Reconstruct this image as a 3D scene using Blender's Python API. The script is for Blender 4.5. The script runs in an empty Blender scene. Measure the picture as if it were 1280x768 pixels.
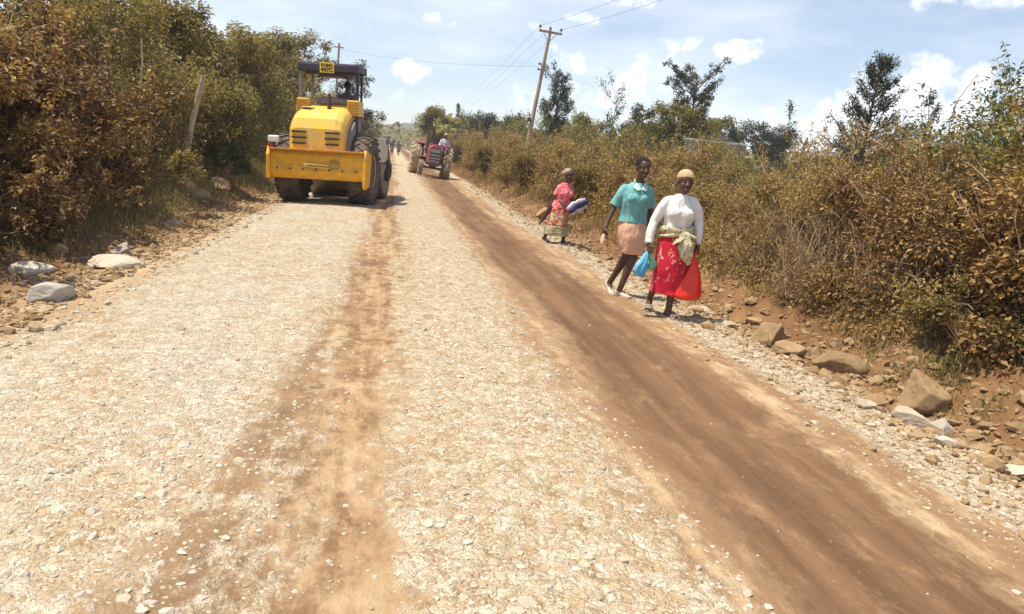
import bpy, bmesh, math, random
import numpy as np
from mathutils import Vector, Matrix
R = math.radians
PI = math.pi
sc = bpy.context.scene
C = sc.collection

# ------------------------------------------------------------------ camera
def make_camera():
    cam = bpy.data.cameras.new('camera'); o = bpy.data.objects.new('camera', cam); C.objects.link(o)
    cam.sensor_width = 36; cam.lens = 36 * 950 / 1280; cam.clip_end = 6000; cam.clip_start = 0.05
    p, y, r = R(11.2), R(9.9), R(6.0)
    F = Vector((math.sin(y)*math.cos(p), math.cos(y)*math.cos(p), -math.sin(p)))
    X = Vector((math.cos(y), -math.sin(y), 0)); U = X.cross(F)
    X2 = X*math.cos(r) + U*math.sin(r); U2 = -X*math.sin(r) + U*math.cos(r)
    m = Matrix((X2, U2, -F)).transposed().to_4x4(); m.translation = Vector((0, 0, 1.5))
    o.matrix_world = m
    sc.camera = o
make_camera()
sc.view_settings.view_transform = 'Standard'; sc.view_settings.look = 'None'
sc.view_settings.exposure = 0.33; sc.view_settings.gamma = 1
sc.cycles.max_bounces = 5; sc.cycles.diffuse_bounces = 2; sc.cycles.glossy_bounces = 2
sc.cycles.transmission_bounces = 3; sc.cycles.transparent_max_bounces = 6; sc.cycles.volume_bounces = 0

# ------------------------------------------------------------------ sun and sky
SUN_EL = 68; SUN_TO = Vector((-math.cos(R(SUN_EL))*0.995, -math.cos(R(SUN_EL))*0.10, math.sin(R(SUN_EL))))
def make_light():
    l = bpy.data.lights.new('sun', 'SUN'); l.energy = 5.0; l.angle = R(0.55); l.color = (1, 0.915, 0.74)
    o = bpy.data.objects.new('sun', l); C.objects.link(o)
    o.rotation_euler = (SUN_TO).to_track_quat('Z', 'Y').to_euler(); o.location = (0, 0, 30)
    w = bpy.data.worlds.new('World'); sc.world = w; w.use_nodes = True
    nt = w.node_tree; N = nt.nodes; L = nt.links; N.clear()
    out = N.new('ShaderNodeOutputWorld'); bg = N.new('ShaderNodeBackground'); bg.inputs[1].default_value = 0.125
    L.new(bg.outputs[0], out.inputs[0])
    sky = N.new('ShaderNodeTexSky'); sky.sky_type = 'NISHITA'; sky.sun_disc = False
    sky.sun_elevation = R(SUN_EL); sky.sun_rotation = math.atan2(SUN_TO.x, SUN_TO.y)
    sky.air_density = 1.0; sky.dust_density = 1.8; sky.ozone_density = 1.0; sky.altitude = 1500
    def math_(op, a, b=None, c=None, clamp=False):
        n = N.new('ShaderNodeMath'); n.operation = op; n.use_clamp = clamp
        for i, v in enumerate((a, b, c)):
            if v is None: continue
            if isinstance(v, (int, float)): n.inputs[i].default_value = v
            else: L.new(v, n.inputs[i])
        return n.outputs[0]
    tc = N.new('ShaderNodeTexCoord'); sep = N.new('ShaderNodeSeparateXYZ'); L.new(tc.outputs['Generated'], sep.inputs[0])
    az = math_('ARCTAN2', sep.outputs[0], sep.outputs[1]); el = math_('ARCSINE', sep.outputs[2])
    def noise(scale, detail, rough=0.55, stretch=(1, 1, 1)):
        mp = N.new('ShaderNodeMapping'); mp.inputs['Scale'].default_value = stretch; L.new(tc.outputs['Generated'], mp.inputs[0])
        n = N.new('ShaderNodeTexNoise'); n.inputs['Scale'].default_value = scale; n.inputs['Detail'].default_value = detail
        n.inputs['Roughness'].default_value = rough; L.new(mp.outputs[0], n.inputs[0]); return n
    n1 = noise(14, 6); s1 = N.new('ShaderNodeSeparateColor'); L.new(n1.outputs['Color'], s1.inputs[0])
    n2 = noise(30, 7, 0.62)
    azw = math_('ADD', az, math_('MULTIPLY', math_('SUBTRACT', s1.outputs[0], 0.5), 0.13))
    elw = math_('ADD', el, math_('MULTIPLY', math_('SUBTRACT', s1.outputs[1], 0.5), 0.06))
    # small fair-weather puffs: azimuth, elevation, half-widths (degrees), strength
    puffs = CLOUDS
    tot = None
    for a, e, wa, we, st in puffs:
        da = math_('DIVIDE', math_('SUBTRACT', azw, R(a)), R(wa*1.3)); de = math_('DIVIDE', math_('SUBTRACT', elw, R(e)), R(we*1.25))
        d = math_('ADD', math_('MULTIPLY', da, da), math_('MULTIPLY', de, de))
        v = math_('MULTIPLY', math_('SUBTRACT', 1.0, d, clamp=True), st)
        tot = v if tot is None else math_('MAXIMUM', tot, v)
    edge = math_('MULTIPLY_ADD', n2.outputs['Fac'], 2.4, -0.40)
    puff0 = math_('MULTIPLY', tot, edge, clamp=True)
    sm = N.new('ShaderNodeMapRange'); sm.interpolation_type = 'SMOOTHERSTEP'; sm.inputs[1].default_value = 0.0; sm.inputs[2].default_value = 1.0; sm.inputs[4].default_value = 0.80; L.new(puff0, sm.inputs[0]); puff = sm.outputs[0]
    n3 = noise(2.6, 7, 0.6, (1, 1, 3.2))
    veil = math_('MULTIPLY', math_('MULTIPLY_ADD', n3.outputs['Fac'], 3.2, -1.25, clamp=True), 0.62)
    low = math_('SUBTRACT', 1.0, math_('MULTIPLY', el, 1.5), clamp=True)
    veil = math_('ADD', math_('MULTIPLY', veil, low), 0.17)
    cover = math_('MAXIMUM', puff, veil)
    mix = N.new('ShaderNodeMix'); mix.data_type = 'RGBA'
    L.new(cover, mix.inputs[0]); L.new(sky.outputs[0], mix.inputs[6]); mix.inputs[7].default_value = (9.0, 9.0, 9.2, 1)
    L.new(mix.outputs[2], bg.inputs[0])
CLOUDS = [
 (35.6, 6.5, 5.0, 2.3, 1.3), (38.5, 5.2, 3.6, 1.5, 1.2), (33.0, 5.8, 2.6, 2.0, 1.3), (27.0, 4.0, 2.0, 1.5, 1.2), (30.4, 3.9, 2.6, 1.9, 1.3), (24.2, 8.6, 2.6, .8, 1.1),
 (19.2, 9.0, 2.6, 1.0, .8), (18.4, 7.4, 3.4, 1.5, .75), (16.4, 6.6, 2.4, 1.1, .9), (15.4, 5.2, 2.9, 1.2, .95), (11.6, 7.0, 1.8, .9, .8), (12.3, 9.8, 2.0, .8, .8), (16.0, 11.4, 3.2, .9, 1.0),
 (3.2, 8.5, 1.5, .8, .75), (1.0, 5.3, 1.7, .7, 1.1), (8.9, 4.3, 3.0, 1.3, .6), (36.0, 12.3, 4.5, .9, .8), (40.8, 8.2, 2.0, 1.0, .9), (18.3, 3.4, 2.6, 1.2, 1.1), (9.2, 8.4, 2.0, .8, .6), (-1.0, 4.0, 4.5, 1.5, .5), (5, 11.5, 3, 1.0, .4), (24, 6.0, 3, 1, .4),
 (50, 6, 6, 2, .8), (64, 8, 7, 3, .8), (-60, 10, 8, 4, .8), (-100, 14, 12, 5, .8), (110, 12, 12, 5, .8), (170, 15, 14, 6, .8), (80, 30, 12, 5, .6), (-30, 35, 12, 5, .6)]
make_light()

# ------------------------------------------------------------------ helpers
def tag(o, label=None, cat=None, group=None, kind=None):
    if label: o['label'] = label
    if cat: o['category'] = cat
    if group: o['group'] = group
    if kind: o['kind'] = kind
    return o
def empty(name, loc=(0, 0, 0), rot=(0, 0, 0), label=None, cat=None, group=None):
    o = bpy.data.objects.new(name, None); C.objects.link(o); o.location = loc; o.rotation_euler = rot; o.empty_display_size = .2
    return tag(o, label, cat, group)
def np_mesh(name, V, F, mats=(), smooth=False, tint=None):
    """V (n,3), F (m,k) all faces with the same number of corners"""
    me = bpy.data.meshes.new(name); V = np.asarray(V, dtype=np.float32); F = np.asarray(F, dtype=np.int32)
    me.vertices.add(len(V)); me.vertices.foreach_set('co', V.ravel())
    k = F.shape[1]; me.loops.add(F.size); me.loops.foreach_set('vertex_index', F.ravel())
    me.polygons.add(len(F)); me.polygons.foreach_set('loop_start', np.arange(len(F), dtype=np.int32)*k)
    me.polygons.foreach_set('use_smooth', np.full(len(F), bool(smooth)))
    me.update(calc_edges=True)
    if tint is not None:
        at = me.attributes.new('tint', 'FLOAT', 'FACE'); at.data.foreach_set('value', np.asarray(tint, dtype=np.float32))
    for m in mats: me.materials.append(m)
    return me
def link(name, me, parent=None, loc=None, rot=None):
    o = bpy.data.objects.new(name, me); C.objects.link(o)
    if parent: o.parent = parent
    if loc is not None: o.location = loc
    if rot is not None: o.rotation_euler = rot
    return o

class MB:
    """collects shapes and links them as one mesh object"""
    def __init__(s): s.v = []; s.f = []; s.sm = []
    def add(s, V, F, smooth=False):
        n = len(s.v); s.v += [tuple(v) for v in V]; s.f += [tuple(i+n for i in f) for f in F]; s.sm += [smooth]*len(F); return s
    def box(s, c, d, rot=None, taper=1.0):
        x, y, z = (k/2 for k in d); V = []
        for dz in (-1, 1):
            t = taper if dz > 0 else 1
            for dx, dy in ((-1, -1), (1, -1), (1, 1), (-1, 1)): V.append(Vector((dx*x*t, dy*y*t, dz*z)))
        if rot is not None:
            M = rot if isinstance(rot, Matrix) else Matrix.Rotation(rot[2], 3, 'Z') @ Matrix.Rotation(rot[1], 3, 'Y') @ Matrix.Rotation(rot[0], 3, 'X')
            V = [M @ v for v in V]
        V = [v + Vector(c) for v in V]
        return s.add(V, [(3, 2, 1, 0), (4, 5, 6, 7), (0, 1, 5, 4), (1, 2, 6, 5), (2, 3, 7, 6), (3, 0, 4, 7)])
    def tube(s, pts, rad, n=10, caps='flat', ref=(0, 0, 1), smooth=True):
        pts = [Vector(p) for p in pts]; m = len(pts)
        if not isinstance(rad, (list, tuple)): rad = [rad]*m
        rad = [r if isinstance(r, tuple) else (r, r) for r in rad]
        T = [(pts[min(i+1, m-1)]-pts[max(i-1, 0)]).normalized() for i in range(m)]
        rf = Vector(ref)
        if abs(T[0].dot(rf)) > .95: rf = Vector((0, 1, 0)) if abs(T[0].y) < .9 else Vector((1, 0, 0))
        a = T[0].cross(rf).normalized(); A = []
        for t in T:
            a = (a - t*a.dot(t)).normalized(); A.append(a.copy())
        rings = []
        if caps == 'round':
            for k in (3, 2, 1):
                th = k*PI/8; r0 = max(rad[0])
                rings.append((pts[0]-T[0]*r0*math.sin(th), (rad[0][0]*math.cos(th), rad[0][1]*math.cos(th)), A[0], T[0]))
        for i in range(m): rings.append((pts[i], rad[i], A[i], T[i]))
        if caps == 'round':
            for k in (1, 2, 3):
                th = k*PI/8; r0 = max(rad[-1])
                rings.append((pts[-1]+T[-1]*r0*math.sin(th), (rad[-1][0]*math.cos(th), rad[-1][1]*math.cos(th)), A[-1], T[-1]))
        V = []; F = []
        for p, r, a, t in rings:
            b = t.cross(a)
            for j in range(n):
                th = 2*PI*j/n; V.append(p + a*(math.cos(th)*r[0]) + b*(math.sin(th)*r[1]))
        k = len(rings)
        for i in range(k-1):
            for j in range(n):
                j2 = (j+1) % n; F.append((i*n+j, i*n+j2, (i+1)*n+j2, (i+1)*n+j))
        s.add(V, F, smooth)
        if caps: 
            s.add(V[:n], [tuple(range(n-1, -1, -1))]); s.add(V[-n:], [tuple(range(n))])
        return s
    def stack(s, rings, n=24, caps=True, smooth=True, fold=None):
        """rings of (z, cx, cy, rx, ry); fold(theta, k) -> radial factor"""
        V = []; F = []; m = len(rings)
        for k, (z, cx, cy, rx, ry) in enumerate(rings):
            for j in range(n):
                th = 2*PI*j/n; q = 1 if fold is None else fold(th, k/(m-1))
                V.append((cx+math.cos(th)*rx*q, cy+math.sin(th)*ry*q, z))
        for i in range(m-1):
            for j in range(n):
                j2 = (j+1) % n; F.append((i*n+j, i*n+j2, (i+1)*n+j2, (i+1)*n+j))
        up = rings[-1][0] > rings[0][0]
        if not up: F = [f[::-1] for f in F]
        s.add(V, F, smooth)
        if caps:
            a = tuple(range(n-1, -1, -1)); b = tuple(range(n))
            if not up: a, b = b, a
            s.add(V[:n], [a]); s.add(V[-n:], [b])
        return s
    def ball(s, c, r, n=16, rot=None):
        if not isinstance(r, (tuple, list)): r = (r, r, r)
        V = []; F = []; m = n//2
        for i in range(m+1):
            ph = PI*i/m
            for j in range(n):
                th = 2*PI*j/n; v = Vector((math.sin(ph)*math.cos(th)*r[0], math.sin(ph)*math.sin(th)*r[1], math.cos(ph)*r[2]))
                if rot is not None: v = rot @ v
                V.append(v + Vector(c))
        for i in range(m):
            for j in range(n):
                j2 = (j+1) % n
                if i == 0: F.append((j, n+j, n+j2))
                elif i == m-1: F.append((i*n+j, (i+1)*n+j, i*n+j2))
                else: F.append((i*n+j, (i+1)*n+j, (i+1)*n+j2, i*n+j2))
        return s.add(V, F, True)
    def prism(s, poly, a, b, axis='x'):
        """closed 2-D outline pushed from a to b along an axis"""
        def P(u, v, w): return {'x': (w, u, v), 'y': (u, w, v), 'z': (u, v, w)}[axis]
        n = len(poly); V = [P(u, v, a) for u, v in poly] + [P(u, v, b) for u, v in poly]
        F = [tuple(range(n-1, -1, -1)), tuple(range(n, 2*n))] + [(i, (i+1) % n, n+(i+1) % n, n+i) for i in range(n)]
        return s.add(V, F)
    def lathe(s, prof, c=(0, 0, 0), axis='x', n=32, smooth=True):
        """prof: (r, w) pairs turned about the axis"""
        V = []; F = []; m = len(prof)
        for r, w in prof:
            for j in range(n):
                th = 2*PI*j/n; u, v = math.cos(th)*r, math.sin(th)*r
                p = {'x': (w, u, v), 'y': (v, w, u), 'z': (u, v, w)}[axis]; V.append((p[0]+c[0], p[1]+c[1], p[2]+c[2]))
        for i in range(m-1):
            for j in range(n):
                j2 = (j+1) % n; F.append((i*n+j, i*n+j2, (i+1)*n+j2, (i+1)*n+j))
        s.add(V, F, smooth); s.add(V[:n], [tuple(range(n-1, -1, -1))]); s.add(V[-n:], [tuple(range(n))])
        return s
    def mesh(s, name, mat=None):
        me = bpy.data.meshes.new(name); me.from_pydata([tuple(v) for v in s.v], [], s.f)
        me.polygons.foreach_set('use_smooth', s.sm)
        if mat: me.materials.append(mat)
        bm = bmesh.new(); bm.from_mesh(me); bmesh.ops.recalc_face_normals(bm, faces=bm.faces); bm.to_mesh(me); bm.free()
        me.update(); return me
    def build(s, name, mat, parent=None, bevel=0, segs=2, loc=None, rot=None, solid=0):
        o = link(name, s.mesh(name, mat), parent, loc, rot)
        if solid: m = o.modifiers.new('thick', 'SOLIDIFY'); m.thickness = solid
        if bevel: m = o.modifiers.new('bevel', 'BEVEL'); m.width = bevel; m.segments = segs; m.limit_method = 'ANGLE'; m.angle_limit = R(35); m.use_clamp_overlap = True
        return o
    def remesh(s, name, mat, parent=None, voxel=.01, smooth=3, fac=.5, noise=0, nscale=8, seed=0):
        """union of all closed shapes as one continuous skin"""
        o = bpy.data.objects.new('tmp', s.mesh('tmp')); C.objects.link(o)
        m = o.modifiers.new('r', 'REMESH'); m.mode = 'VOXEL'; m.voxel_size = voxel; m.use_smooth_shade = True
        if smooth: m = o.modifiers.new('s', 'SMOOTH'); m.iterations = smooth; m.factor = fac
        dg = bpy.context.evaluated_depsgraph_get(); dg.update()
        me = bpy.data.meshes.new_from_object(o.evaluated_get(dg)); me.name = name
        old = o.data; bpy.data.objects.remove(o); bpy.data.meshes.remove(old)
        me.materials.clear(); me.materials.append(mat)
        me.polygons.foreach_set('use_smooth', np.ones(len(me.polygons), dtype=bool))
        if noise:
            n = len(me.vertices); co = np.empty(n*3, dtype=np.float32); me.vertices.foreach_get('co', co); co = co.reshape(-1, 3)
            no = np.empty(n*3, dtype=np.float32); me.vertices.foreach_get('normal', no); no = no.reshape(-1, 3)
            d = noise3(co*np.array([nscale, nscale, nscale*.55]), seed) - .5
            me.vertices.foreach_set('co', (co + no*(d*2*noise)[:, None]).astype(np.float32).ravel())
        me.update()
        return link(name, me, parent)

def _hash(ix, iy, iz, s=0):
    h = (ix.astype(np.int64)*374761393 + iy.astype(np.int64)*668265263 + iz.astype(np.int64)*2147483647 + s*1442695041) & 0x7fffffff
    h = ((h ^ (h >> 13))*1274126177) & 0x7fffffff
    return ((h ^ (h >> 16)) & 0xffffff)/float(0xffffff)
def noise3(p, seed=0):
    p = np.asarray(p, dtype=float); i = np.floor(p).astype(np.int64); f = p-i; f = f*f*(3-2*f); r = 0
    for dx in (0, 1):
        for dy in (0, 1):
            for dz in (0, 1):
                w = (f[:, 0] if dx else 1-f[:, 0])*(f[:, 1] if dy else 1-f[:, 1])*(f[:, 2] if dz else 1-f[:, 2])
                r = r + w*_hash(i[:, 0]+dx, i[:, 1]+dy, i[:, 2]+dz, seed)
    return r
def noise2(x, y, seed=0): return noise3(np.stack([x, y, np.zeros_like(x)+.5], 1), seed)
def sstep(a, b, x):
    t = np.clip((x-a)/(b-a), 0, 1); return t*t*(3-2*t)

# ------------------------------------------------------------------ ground heights
def height(x, y, fine=True):
    x = np.atleast_1d(np.asarray(x, dtype=float)); y = np.atleast_1d(np.asarray(y, dtype=float))
    c = np.interp(y, [0, 8, 20, 60, 100], [.03, .035, .055, .05, .03])
    xc = np.clip(x, -4, 5)
    z = -c*(np.sqrt((xc-.2)**2+.16)-.4) + np.interp(y, [20, 38, 60], [0, .14, .18])
    # wheel ruts
    for x0, w, d in ((2.05, .55, .022), (-.15, .4, .022), (.85, .6, -.012), (-1.5, .9, -.012)):
        z = z - d*np.exp(-((x-x0)/w)**2)*np.clip((60-y)/50, 0, 1)
    # left: rubble apron, then an earth bank
    bank = np.interp(y, [-5, 5, 9, 12, 16, 22, 60], [.35, .25, .22, .45, .75, .7, .5])
    z = z + bank*sstep(-3.0, -4.6, x) + .25*sstep(-5, -9, x)
    # right: shallow ditch, then rise under the hedge
    z = z - .10*np.exp(-((x-4.35)/.3)**2) + .42*sstep(4.5, 5.5, x) + .3*sstep(7, 12, x)
    rough = sstep(-2.7, -3.4, x) + sstep(3.5, 4.2, x)
    if fine:
        a = noise2(x*1.3, y*1.1, 1)-.5; b = noise2(x*4.1, y*3.7, 2)-.5; e = noise2(x*13, y*12, 3)-.5; g = noise2(x*31, y*29, 5)-.5
        near = np.clip((40-y)/30, 0, 1)
        z = z + (a*.03 + b*.014 + (e*.009 + g*.006)*near) + rough*(a*.10 + b*.12*near + e*.05*near)
    return z
def gz(x, y): return float(height(x, y)[0])

# ------------------------------------------------------------------ materials
def nodes(m):
    m.use_nodes = True; nt = m.node_tree; return nt.nodes, nt.links
_M = {}
def mat(name, col, rough=.6, metal=0, dirt=None, dirt_amt=.4, dscale=6, bump=0, bscale=40, spec=.4, coat=0, bdetail=5):
    if name in _M: return _M[name]
    m = bpy.data.materials.new(name); N, L = nodes(m); b = N['Principled BSDF']; _M[name] = m
    b.inputs['Roughness'].default_value = rough; b.inputs['Metallic'].default_value = metal; b.inputs['Specular IOR Level'].default_value = spec
    if coat: b.inputs['Coat Weight'].default_value = coat; b.inputs['Coat Roughness'].default_value = .25
    tc = N.new('ShaderNodeTexCoord')
    n = N.new('ShaderNodeTexNoise'); n.inputs['Scale'].default_value = dscale; n.inputs['Detail'].default_value = 8; n.inputs['Roughness'].default_value = .65
    L.new(tc.outputs['Object'], n.inputs[0])
    r = N.new('ShaderNodeValToRGB'); L.new(n.outputs['Fac'], r.inputs[0])
    d = dirt or tuple(c*.72 for c in col)
    r.color_ramp.elements[0].position = .35; r.color_ramp.elements[0].color = (*col, 1)
    r.color_ramp.elements[1].position = .72; r.color_ramp.elements[1].color = (*[col[i]*(1-dirt_amt)+d[i]*dirt_amt for i in range(3)], 1)
    L.new(r.outputs[0], b.inputs['Base Color'])
    if bump:
        n2 = N.new('ShaderNodeTexNoise'); n2.inputs['Scale'].default_value = bscale; n2.inputs['Detail'].default_value = bdetail; L.new(tc.outputs['Object'], n2.inputs[0])
        bp = N.new('ShaderNodeBump'); bp.inputs['Strength'].default_value = bump; bp.inputs['Distance'].default_value = .02
        L.new(n2.outputs['Fac'], bp.inputs['Height']); L.new(bp.outputs[0], b.inputs['Normal'])
    return m
def leaf_mat(name, stops, trans=.35, rough=.55):
    m = bpy.data.materials.new(name); N, L = nodes(m); N.remove(N['Principled BSDF'])
    out = N['Material Output']
    at = N.new('ShaderNodeAttribute'); at.attribute_name = 'tint'
    r = N.new('ShaderNodeValToRGB'); L.new(at.outputs['Fac'], r.inputs[0]); e = r.color_ramp.elements
    for i, (p, c) in enumerate(stops):
        q = e[i] if i < 2 else e.new(p)
        q.position = p; q.color = (*c, 1)
    p = N.new('ShaderNodeBsdfPrincipled'); p.inputs['Roughness'].default_value = rough; p.inputs['Specular IOR Level'].default_value = .35; L.new(r.outputs[0], p.inputs['Base Color'])
    t = N.new('ShaderNodeBsdfTranslucent'); g = N.new('ShaderNodeMix'); g.data_type = 'RGBA'; g.blend_type = 'MULTIPLY'; g.inputs[0].default_value = 1
    g.inputs[7].default_value = (1.15, 1.15, .6, 1); L.new(r.outputs[0], g.inputs[6]); L.new(g.outputs[2], t.inputs[0])
    mx = N.new('ShaderNodeMixShader'); mx.inputs[0].default_value = trans; L.new(p.outputs[0], mx.inputs[1]); L.new(t.outputs[0], mx.inputs[2]); L.new(mx.outputs[0], out.inputs[0])
    return m
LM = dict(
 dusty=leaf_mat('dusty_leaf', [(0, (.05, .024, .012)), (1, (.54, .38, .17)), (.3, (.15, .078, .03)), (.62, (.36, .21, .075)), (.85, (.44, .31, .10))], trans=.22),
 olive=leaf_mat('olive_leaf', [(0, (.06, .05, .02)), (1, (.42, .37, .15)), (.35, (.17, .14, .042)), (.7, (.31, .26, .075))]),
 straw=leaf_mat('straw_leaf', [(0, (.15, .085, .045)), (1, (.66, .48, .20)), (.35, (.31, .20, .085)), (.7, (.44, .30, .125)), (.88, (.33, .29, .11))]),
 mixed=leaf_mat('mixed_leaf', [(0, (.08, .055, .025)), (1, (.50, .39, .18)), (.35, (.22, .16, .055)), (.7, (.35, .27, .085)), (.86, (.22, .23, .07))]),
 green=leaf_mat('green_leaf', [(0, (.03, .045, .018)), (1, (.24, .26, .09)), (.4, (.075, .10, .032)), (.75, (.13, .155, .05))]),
 dark=leaf_mat('dark_tree_leaf', [(0, (.028, .034, .026)), (1, (.15, .17, .10)), (.5, (.065, .078, .05))], trans=.22),
 grass=leaf_mat('grass_blade', [(0, (.14, .085, .04)), (1, (.52, .41, .2)), (.4, (.27, .18, .08)), (.75, (.36, .26, .12))]),
 ggrass=leaf_mat('green_grass_blade', [(0, (.12, .12, .045)), (1, (.50, .40, .2)), (.5, (.24, .22, .085))]),
)
BARK = mat('bark', (.17, .12, .085), .9, dirt=(.07, .05, .035), dirt_amt=.8, dscale=9, bump=.5, bscale=25)
TWIG = mat('dry_twig', (.36, .25, .15), .85, dirt=(.15, .09, .05), dirt_amt=.7, dscale=12)

def ground_mat():
    m = bpy.data.materials.new('gravel_road'); N, L = nodes(m); b = N['Principled BSDF']; b.inputs['Roughness'].default_value = .92; b.inputs['Specular IOR Level'].default_value = .15
    tc = N.new('ShaderNodeTexCoord'); sep = N.new('ShaderNodeSeparateXYZ'); L.new(tc.outputs['Object'], sep.inputs[0])
    def M(op, a, b=None, c=None, clamp=False):
        n = N.new('ShaderNodeMath'); n.operation = op; n.use_clamp = clamp
        for i, v in enumerate((a, b, c)):
            if v is None: continue
            if isinstance(v, (int, float)): n.inputs[i].default_value = v
            else: L.new(v, n.inputs[i])
        return n.outputs[0]
    def noise(scale, detail=5, rough=.6, st=(1, 1, 1), dist=0):
        mp = N.new('ShaderNodeMapping'); mp.inputs['Scale'].default_value = st; L.new(tc.outputs['Object'], mp.inputs[0])
        n = N.new('ShaderNodeTexNoise'); n.inputs['Scale'].default_value = scale; n.inputs['Detail'].default_value = detail; n.inputs['Roughness'].default_value = rough
        n.inputs['Distortion'].default_value = dist; L.new(mp.outputs[0], n.inputs[0]); return n
    def ss(a, b_, v):
        n = N.new('ShaderNodeMapRange'); n.interpolation_type = 'SMOOTHSTEP'; n.inputs[1].default_value = a; n.inputs[2].default_value = b_; L.new(v, n.inputs[0]); return n.outputs[0]
    def mix(f, A, B):
        n = N.new('ShaderNodeMix'); n.data_type = 'RGBA'
        for s_, v in ((0, f), (6, A), (7, B)):
            if isinstance(v, tuple): n.inputs[s_].default_value = (*v, 1)
            elif isinstance(v, (int, float)): n.inputs[s_].default_value = v
            else: L.new(v, n.inputs[s_])
        return n.outputs[2]
    wob = noise(.55, 3, .5, (1, .35, 1)); fine = noise(4.0, 6, .7, (1, .5, 1)); patch = noise(1.1, 6, .62, (1, .45, 1)); micro = noise(38, 6, .7); streak = noise(5.5, 5, .6, (1, .07, 1))
    edge = noise(11, 7, .75, (1, .45, 1)); x = M('ADD', M('ADD', sep.outputs[0], M('MULTIPLY_ADD', wob.outputs['Fac'], .7, -.35)), M('ADD', M('MULTIPLY_ADD', fine.outputs['Fac'], .5, -.25), M('MULTIPLY_ADD', edge.outputs['Fac'], .34, -.17)))
    blot0 = noise(9, 6, .75, (1, .6, 1))
    def band(x0, w, soft):  # 1 inside
        return M('SUBTRACT', 1.0, ss(w-soft, w+soft, M('ABSOLUTE', M('SUBTRACT', x, x0))))
    P = patch.outputs['Fac']; Fn = fine.outputs['Fac']; S = streak.outputs['Fac']
    tn = noise(3.2, 6, .7, (1, .22, 1)); tnf = tn.outputs['Fac']; track = M('MULTIPLY', band(2.12, .54, .13), ss(.22, .46, M('ADD', M('MULTIPLY', tnf, .65), M('MULTIPLY', blot0.outputs['Fac'], .35))))
    track_r = M('MULTIPLY', M('MULTIPLY', M('MAXIMUM', band(2.90, .32, .2), band(1.42, .22, .14)), ss(.42, .56, M('ADD', M('MULTIPLY', S, .5), M('MULTIPLY', blot0.outputs['Fac'], .5)))), .9)
    yb = N.new('ShaderNodeMapRange'); yb.inputs[1].default_value = 2.2; yb.inputs[2].default_value = 8.0; yb.inputs[3].default_value = .34; yb.inputs[4].default_value = -.06; L.new(sep.outputs[1], yb.inputs[0])
    xr = M('ADD', x, yb.outputs[0]); rband = M('SUBTRACT', 1.0, ss(.38-.18, .38+.18, M('ABSOLUTE', M('SUBTRACT', xr, -.14))))
    rut = M('MULTIPLY', rband, ss(.44, .58, M('ADD', M('MULTIPLY', blot0.outputs['Fac'], .55), M('MULTIPLY', S, .5))))
    rut2 = M('MULTIPLY', band(1.28, .14, .12), ss(.45, .66, P))
    # gravel cover
    gl = band(-1.40, 1.05, .35); gm = band(.72, .62, .25); gr = band(3.45, .28, .2); 
    cover = M('ADD', M('MULTIPLY', gl, 1.05), M('ADD', M('MULTIPLY', gm, .92), M('MULTIPLY', gr, .95)), clamp=True)
    blot = noise(6.5, 6, .72, (1, .7, 1)); cover = ss(.375, .57, M('ADD', M('MULTIPLY', cover, .42), M('MULTIPLY_ADD', P, .62, M('MULTIPLY_ADD', blot.outputs['Fac'], .9, -.52))))
    cover = M('MULTIPLY', cover, M('SUBTRACT', 1.0, M('MULTIPLY', M('MAXIMUM', track, M('MAXIMUM', rut, rut2)), .93)))
    # dust colours
    dust = mix(ss(.3, .75, P), (.44, .305, .19), (.33, .21, .125))
    dust = mix(ss(.35, .7, Fn), dust, (.54, .415, .285))
    brown = mix(ss(.30, .68, S), (.135, .076, .046), (.235, .137, .084))
    brown = mix(M('MULTIPLY', ss(.5, .68, tnf), .55), brown, (.105, .06, .04))
    brown = mix(M('MULTIPLY', ss(.55, .72, Fn), .5), brown, (.42, .26, .16))
    col = mix(M('MULTIPLY', track_r, 1.0), dust, (.28, .175, .108))
    col = mix(M('MULTIPLY', rut, .9), col, mix(ss(.3, .7, Fn), (.17, .10, .06), (.33, .21, .13)))
    col = mix(M('MULTIPLY', rut2, .6), col, (.36, .22, .13))
    col = mix(M('MULTIPLY', track, .95), col, brown)
    # embedded broken stones
    vs = []
    for sc_ in (26.0, 52.0):
        mp = N.new('ShaderNodeVectorMath'); mp.operation = 'ADD'; nz = noise(10 if sc_ < 30 else 19, 3.5, .62)
        s3 = N.new('ShaderNodeVectorMath'); s3.operation = 'SCALE'; s3.inputs['Scale'].default_value = .12 if sc_ < 30 else .06; L.new(nz.outputs['Color'], s3.inputs[0])
        L.new(tc.outputs['Object'], mp.inputs[0]); L.new(s3.outputs[0], mp.inputs[1])
        fl = N.new('ShaderNodeVectorMath'); fl.operation = 'MULTIPLY'; fl.inputs[1].default_value = (1, 1, 0); L.new(mp.outputs[0], fl.inputs[0])
        v = N.new('ShaderNodeTexVoronoi'); v.inputs['Scale'].default_value = sc_; L.new(fl.outputs[0], v.inputs[0])
        e = N.new('ShaderNodeTexVoronoi'); e.feature = 'DISTANCE_TO_EDGE'; e.inputs['Scale'].default_value = sc_; L.new(fl.outputs[0], e.inputs[0])
        vs.append((v, e))
    (v1, e1), (v2, e2) = vs
    sp = N.new('ShaderNodeSeparateColor'); L.new(v1.outputs['Color'], sp.inputs[0]); sp2 = N.new('ShaderNodeSeparateColor'); L.new(v2.outputs['Color'], sp2.inputs[0])
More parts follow.
